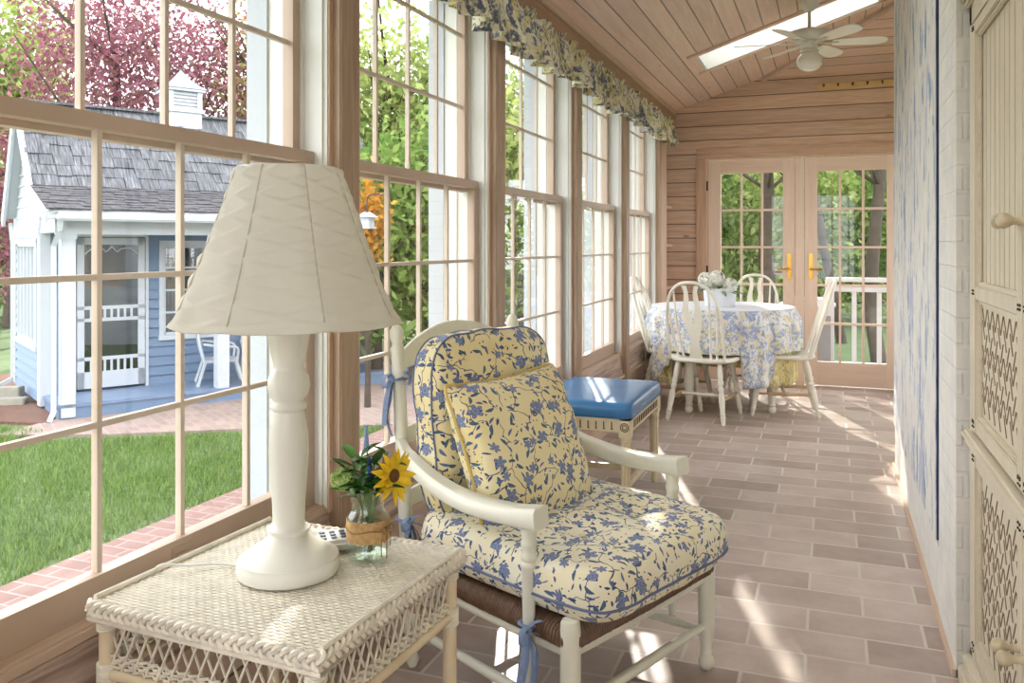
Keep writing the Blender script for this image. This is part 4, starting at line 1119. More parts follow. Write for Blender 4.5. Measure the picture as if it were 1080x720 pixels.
def place_local(o, loc, euler):
    """place a top-level thing by coordinates in the armchair's frame"""
    base = Matrix.Translation((-.4675, 2.27, 0)) @ Matrix.Rotation(RZ, 4, 'Z')
    mm = base @ Matrix.Translation(loc) @ euler
    o.matrix_world = mm; o.location = mm.to_translation(); o.rotation_euler = mm.to_euler()
seatc, shp = cushion('seat_cushion', .68, .71, .17, M['fabric2'], puff=.30, tufts=((-.12, -.12, .035), (.12, -.12, .035), (-.12, .10, .03), (.12, .10, .03)), wr=.006, seed=1, corner=.30)
tag(seatc, 'thick tufted blue floral seat cushion on the rush armchair', 'cushion')
place_local(seatc, (.0, .245, .427), Matrix.Rotation(R(1.5), 4, 'X'))
piping_loop('piping', shp, -.42, M['piping'], seatc, .0035, 1.004)
m = MB()
for (x, y) in ((-.12, -.12), (.12, -.12), (-.12, .10), (.12, .10)): m.ball((x, y, .052), .011, sz=.5, seg=10, ring=6)
for i, (x, y) in enumerate(((-.12, -.12), (.12, -.12), (-.12, .10), (.12, .10))):
    MB().ball((x, y, shp(x / .34, y / .355, 1).z + .001), .010, sz=.45, seg=10, ring=6).build('tuft_button', M['fabric2'], seatc)
backc, shb = cushion('back_cushion', .54, .58, .165, M['fabric'], puff=.40, wr=.012, seed=3, corner=.42)
tag(backc, 'tall yellow cushion with blue vines leaning on the armchair back', 'cushion')
place_local(backc, (-.03, .562, .715), Matrix.Rotation(R(84), 4, 'X') @ Matrix.Rotation(0, 4, 'Z'))
piping_loop('piping', shb, -.75, M['piping'], backc, .003, 1.003)
piping_loop('piping', shb, .75, M['piping'], backc, .003, 1.003)
pil, shpil = cushion('throw_pillow', .48, .47, .20, M['fabric'], wr=.009, seed=6, corner=.05, knife=True)
tag(pil, 'square yellow floral throw pillow with piped edge propped against the back cushion', 'pillow')
place_local(pil, (-.055, .395, .655), Matrix.Rotation(R(70), 4, 'X') @ Matrix.Rotation(R(2), 4, 'Z'))
piping_loop('piping', shpil, 0, M['pipingy'], pil, .0055, 1.01)

# ------------------------------------------------------------------ jar and flowers on the wicker table
JX, JY, JZ = -.952, 1.629, TZ + .002
jar = thing('mason_jar', 'small clear glass jar wrapped in a burlap band beside the lamp', 'jar', (JX, JY, JZ))
gj = glass('jar_glass', (.96, .98, .96), 1.0)
MB().lathe([(.0, .0), (.040, 0), (.047, .004), (.049, .010), (.049, .018), (.046, .022), (.046, .085), (.044, .094), (.036, .104), (.0345, .108), (.0345, .125), (.0375, .127), (.0375, .130), (.0325, .131), (.0325, .106), (.042, .092), (.0435, .084), (.0435, .008), (0, .006)], seg=40, caps=False).build('glass_body', gj, jar)
MB().lathe([(0, .008), (.0425, .009), (.0428, .05), (0, .05)], seg=32, caps=False).build('water', glass('jar_water', (.95, .97, .93), .8), jar)
bl = plain('burlap', srgb(196, 158, 108), .9, .2, 90, .5)
MB().lathe([(.0462, .042), (.0475, .043), (.048, .065), (.0475, .088), (.0462, .089)], seg=40, caps=False).build('burlap_band', bl, jar)
tw = plain('jute_twine', srgb(150, 118, 78), .9, .2, 80)
m = MB(); m.tube([(.0487 * math.cos(a * PI / 12), .0487 * math.sin(a * PI / 12), .068 + .003 * math.sin(a)) for a in range(24)], .0016, 5, closed=True)
for q in ((.03, -.01, -.02), (.02, .02, -.035), (.008, -.01, -.05), (.012, .01, -.06)):
    m.tube(smooth_path([(.044, -.016, .068), (.048 + q[0] * .4, -.018 + q[1] * .5, .068 + .008), (.046 + q[0] * .5, -.02 + q[1], .068 + q[2] * .5), (.048 + q[0] * .3, -.02 + q[1], .068 + q[2])], 4), .0013, 5)
for sg in (-1, 1): m.tube(smooth_path([(.044, -.018, .068), (.058, -.02 + sg * .014, .082), (.064, -.02 + sg * .018, .070), (.046, -.018, .068)], 4), .0013, 5)
m.build('twine', tw, jar)
stemc = plain('green_stem', srgb(96, 130, 66), .5); leafc = plain('glossy_green_leaf', srgb(52, 98, 42), .35, .25, 20); leafl = plain('light_green_leaf', srgb(84, 140, 58), .35, .2, 20)
def leaf(mb, base, d, L, W, curl=.2, up=(0, 0, 1)):
    d = Vector(d).normalized(); side = d.cross(Vector(up))
    if side.length < .1: side = d.cross(Vector((0, 1, 0)))
    side.normalize(); upn = side.cross(d); base = Vector(base); n = 8; vs = []; fs = []
    for i in range(n + 1):
        t = i / n; p = base + d * L * t - upn * (curl * L * t * t); w = W * math.sin(PI * min(1, t * .97 + .03)) ** .8 * (1 - .25 * t)
        for s in (-1, -.5, 0, .5, 1): vs.append(p + side * (w * s) + upn * (abs(s) * w * .35))
    for i in range(n):
        for k in range(4): fs.append((i * 5 + k, i * 5 + k + 1, i * 5 + k + 6, i * 5 + k + 5))
    return mb.add(vs, fs, True)
base0 = Vector((JX, JY, JZ))
camd = Vector((-JX, -JY, .1)).normalized(); rt_ = Vector((.936, .352, 0)); upz = Vector((0, 0, 1)); fw = Vector((-.352, .936, 0))
def jp(r_, u_, f_=0): return base0 + rt_ * r_ + upz * u_ - fw * f_    # r: to the right as seen, u: up, f: towards the camera
def jstem(mb, p, off=(0, 0)): mb.tube(smooth_path([jp(off[0] * .5, .015, off[1]), jp(off[0], .11, off[1]), Vector(p)], 5), .0018, 6)
sf = thing('sunflower', 'yellow sunflower bloom leaning right out of the glass jar', 'flower', tuple(base0), group=None)
def loc(mb):
    mb.v = [tuple(Vector(v) - base0) for v in mb.v]; return mb
fc = jp(.058, .185, .02); fn = (rt_ * .8 + upz * .05 - fw * .62).normalized()
m = MB(); jstem(m, fc - fn * .01, (.015, .005)); loc(m).build('stem', stemc, sf)
m = MB(); a1 = fn.orthogonal().normalized(); a2 = fn.cross(a1)
for ring_, (n, L, W, tilt) in enumerate(((15, .052, .0095, .15), (13, .044, .009, .45))):
    for i in range(n):
        a = 2 * PI * (i + ring_ * .5) / n + random.uniform(-.1, .1); d = a1 * math.cos(a) + a2 * math.sin(a)
        leaf(m, fc + d * .010, d + fn * (tilt + random.uniform(-.15, .2)), L * random.uniform(.85, 1.1), W, random.uniform(.0, .35), up=fn)
loc(m).build('petals', plain('sunflower_petal', srgb(250, 206, 36), .5, .12, 30), sf)
m = MB(); m.ball((0, 0, 0), .015, sz=.55, seg=16, ring=8)
q = fn.to_track_quat('Z', 'Y').to_matrix().to_4x4(); q.translation = fc + fn * .003; m.v = [tuple(q @ Vector(v)) for v in m.v]
loc(m).build('center', plain('sunflower_disc', srgb(110, 74, 34), .8, .4, 120, .6), sf)
gp = thing('snowball_flower', 'round pale green pompom bloom at the left side of the jar', 'flower', tuple(base0))
gc = jp(-.052, .175, .01); m = MB(); jstem(m, gc, (-.015, 0)); loc(m).build('stem', stemc, gp)
m = MB()
for i in range(150):
    v = Vector((random.gauss(0, 1), random.gauss(0, 1), random.gauss(0, 1))).normalized(); p = gc + v * .024 * random.uniform(.9, 1.12)
    for k in range(4):
        an = k * PI / 2 + random.random(); o1 = v.orthogonal().normalized(); o2 = v.cross(o1); d = o1 * math.cos(an) + o2 * math.sin(an)
        leaf(m, p, d + v * .5, .0075, .0028, .2, up=v)
loc(m).build('bloom', plain('snowball_floret', srgb(176, 204, 118), .6, .2, 60), gp)
for nm, lab, tgt, off, c_ in (('veronica_flower', 'thin pale blue flower spike rising highest from the jar', (-.004, .29, 0), (.0, -.01), srgb(150, 176, 214)), ('veronica_flower', 'short dark blue flower spike low among the jar leaves', (.008, .225, .025), (.005, .01), srgb(64, 92, 150))):
    t_ = thing(nm, lab, 'flower', tuple(base0)); top = jp(*tgt); m = MB(); jstem(m, top, off); loc(m).build('stem', stemc, t_)
    m = MB()
    for i in range(70):
        t = i / 70; p = top - Vector((0, 0, .055 * (1 - t))) + Vector((0, 0, .0)); a = i * 2.4; r_ = .0055 * (1 - t * .7)
        m.ball((p.x + r_ * math.cos(a), p.y + r_ * math.sin(a), p.z), .0022, seg=5, ring=4)
    loc(m).build('florets', plain('blue_floret', c_, .6, .2, 60), t_)
gr = thing('greenery_sprig', 'dark glossy green leaves filling the middle of the jar bouquet', 'leaves', tuple(base0))
rl = random.Random(11); kk = 0
for (tr, tu, tf, n) in ((-.035, .215, .0, 7), (-.012, .225, .02, 7), (.018, .21, .03, 7), (.035, .225, -.01, 6), (.0, .17, .035, 8), (-.03, .16, .03, 6), (.03, .165, .035, 6)):
    top = jp(tr, tu, tf); m = MB(); jstem(m, top, (tr * .4, tf * .4)); st = loc(m).build('stem', stemc, gr)
    for i in range(n):
        t = 1 - i / n * .55; b = jp(tr * (.4 + .6 * t), .11 + (tu - .11) * t, tf * (.4 + .6 * t))
        a = i * 2.4 + tr * 60; d = rt_ * math.cos(a) - fw * math.sin(a) * .9 + upz * (.9 if i == 0 else rl.uniform(.1, .8))
        m = MB(); leaf(m, b, d, rl.uniform(.045, .07), rl.uniform(.011, .016), rl.uniform(.0, .4)); loc(m).build('leaf', leafc if (i + kk) % 3 else leafl, gr)
    kk += 1
m = MB(); leaf(m, jp(.02, .17, 0), rt_ * 1 + upz * .35, .07, .008, .1); loc(m).build('leaf', plain('blue_green_leaf', srgb(52, 120, 104), .35), gr)
m = MB(); leaf(m, jp(-.02, .17, .01), -rt_ * .8 + upz * .8, .075, .011, .1); loc(m).build('leaf', leafl, gr)

# ------------------------------------------------------------------ blue topped stool
SX0, SX1, SY0, SY1 = -.235, .235, -.36, .36
st = thing('upholstered_bench', 'antiqued cream bench with a shiny blue vinyl top under the windows', 'bench', (-1.092, 4.17, 0))
o, _ = cushion('blue_cushion', .50, .75, .10, M['blue'], st, puff=.22, wr=.001, seed=2, corner=.13, nx=30, ny=40)
o.location = (0, 0, .499)
m = MB(); zt, zb = .47, .385
m.box(SX0, SX1, SY0, SY0 + .02, zb + .02, zt, bev=.003); m.box(SX0, SX1, SY1 - .02, SY1, zb + .02, zt); m.box(SX0, SX0 + .02, SY0, SY1, zb + .02, zt); m.box(SX1 - .02, SX1, SY0, SY1, zb + .02, zt)
m.box(SX0 - .004, SX1 + .004, SY0 - .004, SY1 + .004, zt - .012, zt, bev=.003)
m.build('apron', M['stool'], st)
m = MB()
for i in range(9):
    x = SX0 + .085 + i * .0375; m.box(x - .0022, x + .0022, SY0 - .0045, SY0 + .002, zb + .032, zt - .018)
    m.tube([(x - .004, SY0 - .003, zb + .034), (x + .006, SY0 - .003, zb + .034)], .0022, 6)
for i in range(15):
    y = SY0 + .085 + i * .039
    m.box(SX1 - .002, SX1 + .0045, y - .0022, y + .0022, zb + .032, zt - .018)
m.build('fluting', M['groovebrown'], st)
for (x, y) in ((SX0 + .024, SY0 + .024), (SX1 - .024, SY0 + .024), (SX1 - .024, SY1 - .024), (SX0 + .024, SY1 - .024)):
    m = MB(); m.box(x - .028, x + .028, y - .028, y + .028, zb - .005, zt, bev=.003)
    m.lathe([(.019, zb - .03), (.026, zb - .025), (.026, zb - .005)], c=(x, y, 0), seg=16)
    vsl = 14
    pr = [(0, 0), (.012, 0), (.017, .02), (.017, .04), (.0135, .05), (.019, .06), (.019, .07)]
    m.lathe(pr + [(.020, .09), (.024, zb - .03)], c=(x, y, 0), seg=16)
    lg_ = m.build('leg', M['stool'], st)
    m = MB(); yy = y - .0285 if y < 0 else y + .0285
    for rr in (.019, .011): m.tube([(x + rr * math.cos(a * PI / 10), yy, .43 + rr * math.sin(a * PI / 10)) for a in range(20)], .0022, 5, closed=True)
    m.build('carved_rosette', M['groovebrown'], lg_)
    m = MB()
    for k in range(8):
        a = k * PI / 4; m.tube([(x + .0195 * math.cos(a), y + .0195 * math.sin(a), .09), (x + .0235 * math.cos(a), y + .0235 * math.sin(a), zb - .035)], .0018, 5)
    m.build('leg_fluting', M['honey'], lg_)
m = MB(); m.bar((SX0 + .024, SY0 + .024, .15), (SX0 + .024, SY1 - .024, .15), .02, .028); m.build('stretcher', M['stool'], st)
m = MB(); m.bar((SX1 - .024, SY0 + .024, .15), (SX1 - .024, SY1 - .024, .15), .02, .028); m.build('stretcher', M['stool'], st)
m = MB(); m.bar((SX0 + .024, 0, .15), (SX1 - .024, 0, .15), .02, .028); m.build('stretcher', M['stool'], st)

# ------------------------------------------------------------------ dining table and cloths
DT = Vector((-.80, 6.86, 0)); TR = .545; TH = .775
dt = thing('dining_table', 'round cream dining table with turned legs beneath the toile cloth', 'table', tuple(DT), R(18))
MB().lathe([(0, TH - .028), (TR - .02, TH - .028), (TR - .006, TH - .02), (TR - .004, TH - .008), (TR - .012, TH - .004), (0, TH - .004)], seg=48, caps=False).build('tabletop', M['honey'], dt)
m = MB()
m.box(-.31, .31, -.325, -.30, TH - .12, TH - .03); m.box(-.31, .31, .30, .325, TH - .12, TH - .03); m.box(-.325, -.30, -.31, .31, TH - .12, TH - .03); m.box(.30, .325, -.31, .31, TH - .12, TH - .03)
m.build('apron', M['creamwhite'], dt)
for x, y in ((-.31, -.31), (.31, -.31), (.31, .31), (-.31, .31)):
    MB().lathe([(0, 0), (.020, 0), (.030, .012), (.030, .035), (.022, .048), (.030, .058), (.026, .068), (.024, .08), (.036, .16), (.040, .25), (.032, .40), (.026, .50), (.034, .53), (.026, .55), (.034, .58), (.036, .60), (.036, TH - .03)], c=(x, y, 0), seg=24, caps=False).build('leg', M['creamwhite'], dt)
SEATS = [((-.862, 6.33), -9), ((-1.13, 6.74), -95), ((-.33, 6.73), 96), ((-.62, 7.33), 178)]
def cloth(name, r, drop, square, ph, amp, mat, zt, n=288, rings=34, seed=0, rot=0):
    """round table cloth: flat top, then folds that hang; corners of a square cloth hang lower"""
    vs = []; fs = []; uvs = []
    for j in range(rings + 1):
        for i in range(n):
            a = 2 * PI * i / n
            if j <= 10: rr = r * j / 10; z = zt; fold = 0; hang = 0
            else:
                t = (j - 10) / (rings - 10)
                D = drop
                if square:
                    b = (a - rot) % (PI / 2) - PI / 4; half = (r + drop) ; ext = min(half / math.cos(PI / 4 - abs(b)) , half * 1.2) ; D = ext - r
                hang = D * t
                f = math.sin(a * ph + 1.5 * math.sin(a * 2 + seed)) * .6 + .4 * math.sin(a * ph * 1.7 + seed * 2)
                fold = amp * f * min(1, hang / .12) * (1 + hang * .8)
                rr = r + .004 + fold + .03 * min(1, hang / .1) + (.01 * hang); z = zt - max(0, hang - .004) 
                if t < .12: rr = r + .02 * t / .12 + fold * .3
            X_, Y_ = rr * math.cos(a), rr * math.sin(a)
            if z < zt - .1:
                for (sx_, sy_), sa in (SEATS if name == 'tablecloth' else SEATS[:2]):   # cloth lies on the chair seats it meets
                    qx, qy = X_ + DT.x - sx_, Y_ + DT.y - sy_; c_, s_ = math.cos(R(sa)), math.sin(R(sa))
                    lx, ly = qx * c_ + qy * s_, -qx * s_ + qy * c_
                    if abs(lx) < .262 and abs(ly) < .245: z = max(z, .462 + (zt - TH) + .0 * ly)
            vs.append((X_, Y_, z))
            u_ = (r + hang if j > 10 else rr); uvs.append((u_ * math.cos(a), u_ * math.sin(a)))
    for j in range(rings):
        for i in range(n):
            a, b = j * n + i, j * n + (i + 1) % n
            if j == 0: fs.append((a, a + n, b + n)) if True else None
            else: fs.append((a, a + n, b + n, b))
    me = bpy.data.meshes.new(name); me.from_pydata(vs, [], fs); me.update(); u = me.uv_layers.new(name='UVMap')
    for p in me.polygons:
        p.use_smooth = True
        for li in p.loop_indices: u.data[li].uv = uvs[me.loops[li].vertex_index]
    me.materials.append(mat); o = bpy.data.objects.new(name, me); C.objects.link(o)
    s = o.modifiers.new('s', 'SOLIDIFY'); s.thickness = .002; s.offset = 1
    return o
uc = cloth('undercloth', TR - .022, .56, False, 15, .010, M['clothy'], TH + .001, seed=2); uc.location = DT
tag(uc, 'longer yellow toile undercloth showing at the right of the dining table', 'tablecloth')
tc = cloth('tablecloth', TR + .008, .37, True, 17, .020, M['cloth'], TH + .006, seed=5, rot=R(-15)); tc.location = DT
tag(tc, 'blue and white toile cloth draped over the round dining table', 'tablecloth')
rn = cloth('table_topper', TR * .985, .035, False, 12, .004, M['runner'], TH + .011, seed=1, rings=22); rn.location = DT; 
tag(rn, 'thin white topper cloth lying over the toile tablecloth', 'tablecloth')

# planter with white hydrangeas
pl = thing('flower_planter', 'white scalloped planter standing on the round dining table', 'planter', (-.80, 6.72, TH + .014))
m = MB(); N = 96; vs = []; fs = []
for j, (r_, z) in enumerate(((.0, 0), (.085, 0), (.09, .004), (.10, .13), (.102, .14), (.094, .14), (.090, .10), (0, .10))):
    for i in range(N):
        a = 2 * PI * i / N; k = 1 + (.035 * abs(math.sin(a * 6)) if 0 < j < 5 else 0); zz_ = z + (.008 * abs(math.sin(a * 6)) if j in (4, 5) else 0)
        vs.append((r_ * k * math.cos(a) * 1.25, r_ * k * math.sin(a) * .9, zz_))
for j in range(7):
    for i in range(N): fs.append((j * N + i, j * N + (i + 1) % N, (j + 1) * N + (i + 1) % N, (j + 1) * N + i))
m.add(vs, fs, True); m.build('pot', plain('white_china', srgb(236, 238, 244), .25, .01), pl)
hm = plain('white_petal', srgb(246, 246, 236), .6, .03)
PB = Vector((-.80, 6.72, TH + .014)); rh = random.Random(4)
for i, (x, y, z, r_) in enumerate(((-.085, 0, .185, .078), (-.02, -.02, .22, .062), (.08, -.02, .170, .056), (-.12, .05, .21, .055))):
    t_ = thing('hydrangea', ['large white bloom at the left of the dining planter', 'white bloom near the top of the dining planter', 'low white bloom at the right of the dining planter', 'white bloom half hidden at the back left of the dining planter'][i], 'flower', tuple(PB))
    m = MB(); m.tube([(x * .3, y * .3, .08), (x, y, z)], .003, 6); m.build('stem', stemc, t_)
    m = MB()
    for k in range(90):
        v = Vector((rh.gauss(0, 1), rh.gauss(0, 1), rh.gauss(0, 1) * .8)).normalized(); p = Vector((x, y, z)) + v * r_ * .85
        for q_ in range(4):
            an = q_ * PI / 2 + k; o1 = v.orthogonal().normalized(); o2 = v.cross(o1); leaf(m, p, o1 * math.cos(an) + o2 * math.sin(an) + v * .35, r_ * .42, r_ * .16, .1, up=v)
    m.build('bloom', hm, t_)
gl_ = thing('planter_foliage', 'green and blue green leaves spilling over the dining planter', 'leaves', tuple(PB))
for i in range(34):
    a = rh.uniform(0, 2 * PI); m = MB(); d = Vector((math.cos(a) * 1.3, math.sin(a), rh.uniform(.1, 1.3)))
    leaf(m, (math.cos(a) * .04, math.sin(a) * .03, .11), d, rh.uniform(.11, .18), rh.uniform(.014, .022), rh.uniform(.1, .6))
    m.build('leaf', [leafc, leafl, plain('grey_green_leaf', srgb(96, 134, 110), .5)][i % 3] if i < 3 else [leafc, leafl][i % 2], gl_)

# ------------------------------------------------------------------ bow back dining chairs
def dining_chair():
    r = thing('dining_chair', 'x', 'chair', (0, 0, 0), 0, 'bow back chairs round the dining table')   # faces +y
    SH = .455
    n = 48; out = []
    for i in range(n):
        a = 2 * PI * i / n; ca, sa = math.cos(a), math.sin(a); p = 3.2
        k = (abs(ca) ** p + abs(sa) ** p) ** (-1 / p); x = .245 * k * ca * (1 + .06 * sa); y = .225 * k * sa; out.append((x, y))
    m = MB(); vs = []; fs = []
    prof = [(.0, -.012), (.6, -.010), (.85, -.002), (.97, .0), (1.0, -.008), (1.0, -.022), (.93, -.034), (0, -.036)]
    for s, z in prof:
        for x, y in out: vs.append((x * s, y * s, SH + z + (.006 * (y > 0) * y / .22)))
    for j in range(len(prof) - 1):
        for i in range(n): fs.append((j * n + i, j * n + (i + 1) % n, (j + 1) * n + (i + 1) % n, (j + 1) * n + i))
    m.add(vs, fs, True); m.build('seat', M['creamwhite'], r)
    lp = [(0, .0), (0, .012), (.03, .015), (.10, .017), (.13, .021), (.15, .015), (.17, .021), (.19, .016), (.24, .018), (.38, .022), (.46, .021), (.52, .015), (.55, .021), (.58, .022), (.60, .015), (.63, .020), (.67, .023), (.71, .015), (.74, .019), (.85, .018), (1, .014)]
    ft = {}
    for sx in (-1, 1):
        for sy in (-1, 1):
            f = Vector((.205 * sx, .235 * sy + (-.005 if sy < 0 else 0), 0)); tp = Vector((.15 * sx, .15 * sy, SH - .02))
            MB().limb(f, tp, lp, 14).build('leg', M['creamwhite'] , r); ft[(sx, sy)] = (f, tp)
    def on(k, t): a, b = ft[k]; return a.lerp(b, t)
    sp = [(0, .009), (.3, .011), (.45, .014), (.5, .015), (.55, .014), (.7, .011), (1, .009)]
    for sx in (-1, 1): MB().limb(on((sx, -1), .38), on((sx, 1), .38), sp, 10).build('side_stretcher', M['honey'], r)
    a = (on((-1, -1), .38) + on((-1, 1), .38)) / 2; b = (on((1, -1), .38) + on((1, 1), .38)) / 2
    MB().limb(a, b, sp, 10).build('cross_stretcher', M['creamwhite'], r)
    # bow
    def back(x, z): return Vector((x, -.185 - .16 * (z - SH) / .54 - .02 * (1 - (x / .22) ** 2) , z))
    P = []
    for i in range(41):
        t = i / 40; a = PI * t; x = -.225 * math.cos(a) ; 
        zz_ = SH - .01 + .56 * (math.sin(a) ** .62)
        x = -.222 * math.copysign(abs(math.cos(a)) ** .8, math.cos(a)) * (1 - .10 * (1 - math.sin(a)))
        P.append(back(x, zz_))
    MB().tube(P, .0125, 10, flat=.85).build('back_bow', M['creamwhite'], r)
    def bowz(x):
        best = min((p for p in P[3:-3]), key=lambda p: abs(p.x - x)); return best.z
    for x0, x1 in ((-.14, -.175), (-.098, -.125), (.098, .125), (.14, .175)):
        MB().tube([back(x0, SH - .012) + Vector((0, .02, 0)), back(x1 * .97, SH + .26), back(x1, bowz(x1))], [.009, .0085, .006], 10).build('spindle', M['creamwhite'], r)
    # vase splat: two mirrored halves with a keyhole between them, and a pierced foot
    half = [(.0, 0), (.048, 0), (.040, .06), (.030, .12), (.034, .17), (.055, .24), (.068, .32), (.066, .38), (.052, .44), (.046, .50), (.060, .545)]
    inner = [(.030, .545), (.020, .50), (.018, .45), (.024, .41), (.022, .36), (.010, .33), (.006, .29), (.0, .25)]
    ys_ = .007
    m = MB()
    for sg in (-1, 1):
        poly = [(x * sg, z) for x, z in half + inner]
        nn = len(poly); vs = []
        for off in (-ys_, ys_):
            for x, z in poly: q_ = back(x, SH - .01 + z * .985); vs.append(q_ + Vector((0, off, 0)))
        # fan triangulate by strips between outer and inner outlines
        L_o = [(x * sg, z) for x, z in half]; fs = []
        idx_o = list(range(len(half))); idx_i = list(range(len(half), nn))
        # map inner reversed (bottom to top)
        ii = idx_i[::-1]
        for off in (0, nn):
            fs.append(tuple(off + q_ for q_ in [0, 1, 2, 3, 4, 5, ii[0]]))
            o_ = idx_o[5:]; c = 0
            i1 = 0; j1 = 0
            while i1 < len(o_) - 1 or j1 < len(ii) - 1:
                if j1 >= len(ii) - 1 or (i1 < len(o_) - 1 and poly[o_[i1 + 1]][1] <= poly[ii[j1 + 1]][1]): fs.append((off + o_[i1], off + o_[i1 + 1], off + ii[j1])); i1 += 1
                else: fs.append((off + o_[i1], off + ii[j1 + 1], off + ii[j1])); j1 += 1
        for q_ in range(nn - 1): fs.append((q_, q_ + 1, nn + q_ + 1, nn + q_))
        m.add(vs, fs)
    m.build('splat', M['creamwhite'], r)
    return r
dc = dining_chair()
spots = [((-.862, 6.33), -9, 'white bow back chair in front of the dining table with its back to the camera'),
         ((-1.13, 6.74), -95, 'white bow back chair squeezed between the dining table and the windows'),
         ((-.33, 6.73), 96, 'bow back chair seen edge on at the right of the dining table'),
         ((-.62, 7.33), 178, 'bow back chair mostly hidden behind the dining table by the glazed doors')]
proto = dc
for i, ((x, y), a, lab) in enumerate(spots):
    o = proto if i == 0 else copy_tree(proto)
    o.location = (x, y, 0); o.rotation_euler = (0, 0, R(a)); o['label'] = lab
# ------------------------------------------------------------------ grounds
import numpy as np
GZ = -.6
struct('floor_lawn', MB().box(-45, 45, -25, 60, GZ - .1, GZ), M['grass']); bpy.data.objects['floor_lawn'].name = 'ground_lawn'
def flat(name, poly, z, mat, h=.02): return tag(MB().prism(poly, h, Matrix.Translation((0, 0, z))).build(name, mat), kind='structure')
flat('brick_edging', [(-4.18, -3), (-3.55, -3), (-3.55, 8.2), (-4.18, 7.7)], GZ, M['edging'], .03)
flat('brick_patio', [(-7.6, 5.9), (-6.6, 6.30), (-5.28, 7.12), (-4.20, 7.68), (-2.4, 8.2), (-2.4, 10.8), (-6.6, 12.6), (-8.2, 12)], GZ, M['paving'], .025)
flat('mulch_bed', [(-7.62, 6.45), (-8.1, 6.35), (-9.2, 7.0), (-11.2, 8.3), (-10.8, 9.2), (-8.2, 7.9)], GZ, M['mulch'], .03)
rg = np.random.default_rng(2)
def blades(n, fn, h0, h1, wd, name, mat, lab, cat):
    P = []
    while len(P) < n:
        q = fn()
        if q is not None: P.append(q)
    P = np.array(P); n = len(P); a = rg.uniform(0, 2 * PI, n); h = rg.uniform(h0, h1, n); ln = rg.uniform(-.03, .03, (n, 2))
    dx = np.stack([np.cos(a) * wd, np.sin(a) * wd, np.zeros(n)], 1)
    b = np.concatenate([P, np.full((n, 1), GZ)], 1); tip = b + np.concatenate([ln, h[:, None]], 1)
    v = np.stack([b - dx, b + dx, tip], 1).reshape(-1, 3)
    return raw(name, v, 3, mat)
def raw(name, v, k, mat, parent=None):
    n = len(v) // k; me = bpy.data.meshes.new(name)
    me.vertices.add(len(v)); me.vertices.foreach_set('co', v.astype(np.float32).ravel())
    me.loops.add(n * k); me.loops.foreach_set('vertex_index', np.arange(n * k, dtype=np.int32))
    me.polygons.add(n); me.polygons.foreach_set('loop_start', np.arange(0, n * k, k, dtype=np.int32))
    me.polygons.foreach_set('loop_total', np.full(n, k, dtype=np.int32)); me.update(); me.validate(); me.materials.append(mat)
    o = bpy.data.objects.new(name, me); C.objects.link(o)
    if parent is not None: o.parent = parent
    return o
def inlawn():
    d = 3.9 + 5.5 * rg.random() ** 1.3; x = rg.uniform(-10.5, -3.5); y = rg.uniform(.5, 8.6)
    if -4.2 < x < -3.53: return None
    if y > 6.15 + (x + 6.6) * .62 and x > -7.3: return None
    if x < -7.3 and y > 6.2: return None
    return (x, y)
gb = blades(90000, inlawn, .03, .075, .006, 'lawn_grass', M['blade'], '', '')
tag(gb, 'short mown green grass between the brick edging and the blue cottage', 'grass', kind='stuff')

# ------------------------------------------------------------------ blue cottage
CO = Vector((-7.587, 6.603, GZ)); CR = math.atan2(math.cos(R(30.7)), math.sin(R(30.7)))
cot = thing('garden_cottage', 'small blue clapboard cottage with shingle roof, cupola and white screen door', 'cottage', tuple(CO), CR)
LN = 4.3; PV = .8; BV = 2.55; WT = 2.2
def part(name, mb, mat, parent=None): return mb.build(name, mat, parent or cot)
m = MB(); m.box(.0, LN, 0, PV, .145, .18); part('porch_floor', m, M['porch'])
m = MB(); m.box(.02, LN - .02, .015, PV, 0.0, .145); part('porch_skirt', m, M['clap'])
# clapboard walls (front recessed, side), openings for the door and windows left by pieces
def clapwall(mb, x0, x1, z0, z1, y, s=.115, depth=.10, axis='x'):
    z = z0
    while z < z1 - 1e-4:
        zt = min(z + s, z1)
        if axis == 'x': pts = [(x0, y - .034, z), (x1, y - .034, z), (x1, y - .008, zt), (x0, y - .008, zt), (x0, y + depth, z), (x1, y + depth, z), (x1, y + depth, zt), (x0, y + depth, zt)]
        else: pts = [(y - .034, x0, z), (y - .034, x1, z), (y - .008, x1, zt), (y - .008, x0, zt), (y + depth, x0, z), (y + depth, x1, z), (y + depth, x1, zt), (y + depth, x0, zt)]
        mb.add(pts, [(0, 1, 2, 3), (7, 6, 5, 4), (0, 4, 5, 1), (3, 2, 6, 7), (0, 3, 7, 4), (1, 5, 6, 2)]); z = zt
DX, DW = .335, .755          # door
WX0, WX1, WZ0, WZ1 = 1.30, 2.04, .77, 1.86
W2 = (2.75, 3.5)
m = MB()
clapwall(m, .02, DX, .18, WT, PV); clapwall(m, DX + DW, WX0, .18, WT, PV); clapwall(m, WX0, WX1, .18, WZ0, PV); clapwall(m, WX0, WX1, WZ1, WT, PV)
clapwall(m, WX1, LN, .18, WT, PV); clapwall(m, DX, DX + DW, 1.97, WT, PV)
part('front_wall', m, M['clap'])
SV0, SV1, SZ0, SZ1 = .98, 2.38, .72, 1.88
m = MB()
clapwall(m, PV, BV, .1, SZ0, .0, axis='y'); clapwall(m, PV, SV0, SZ0, SZ1, .0, axis='y'); clapwall(m, SV1, BV, SZ0, SZ1, .0, axis='y'); clapwall(m, PV, BV, SZ1, 2.05, .0, axis='y')
part('side_wall', m, M['clap'])
m = MB(); m.box(.12, LN, BV - .1, BV, .1, WT); m.box(LN - .1, LN, PV, BV, .1, WT); m.box(.1, LN - .1, PV + .1, BV - .1, .12, .18); part('rear_walls', m, M['clap'])
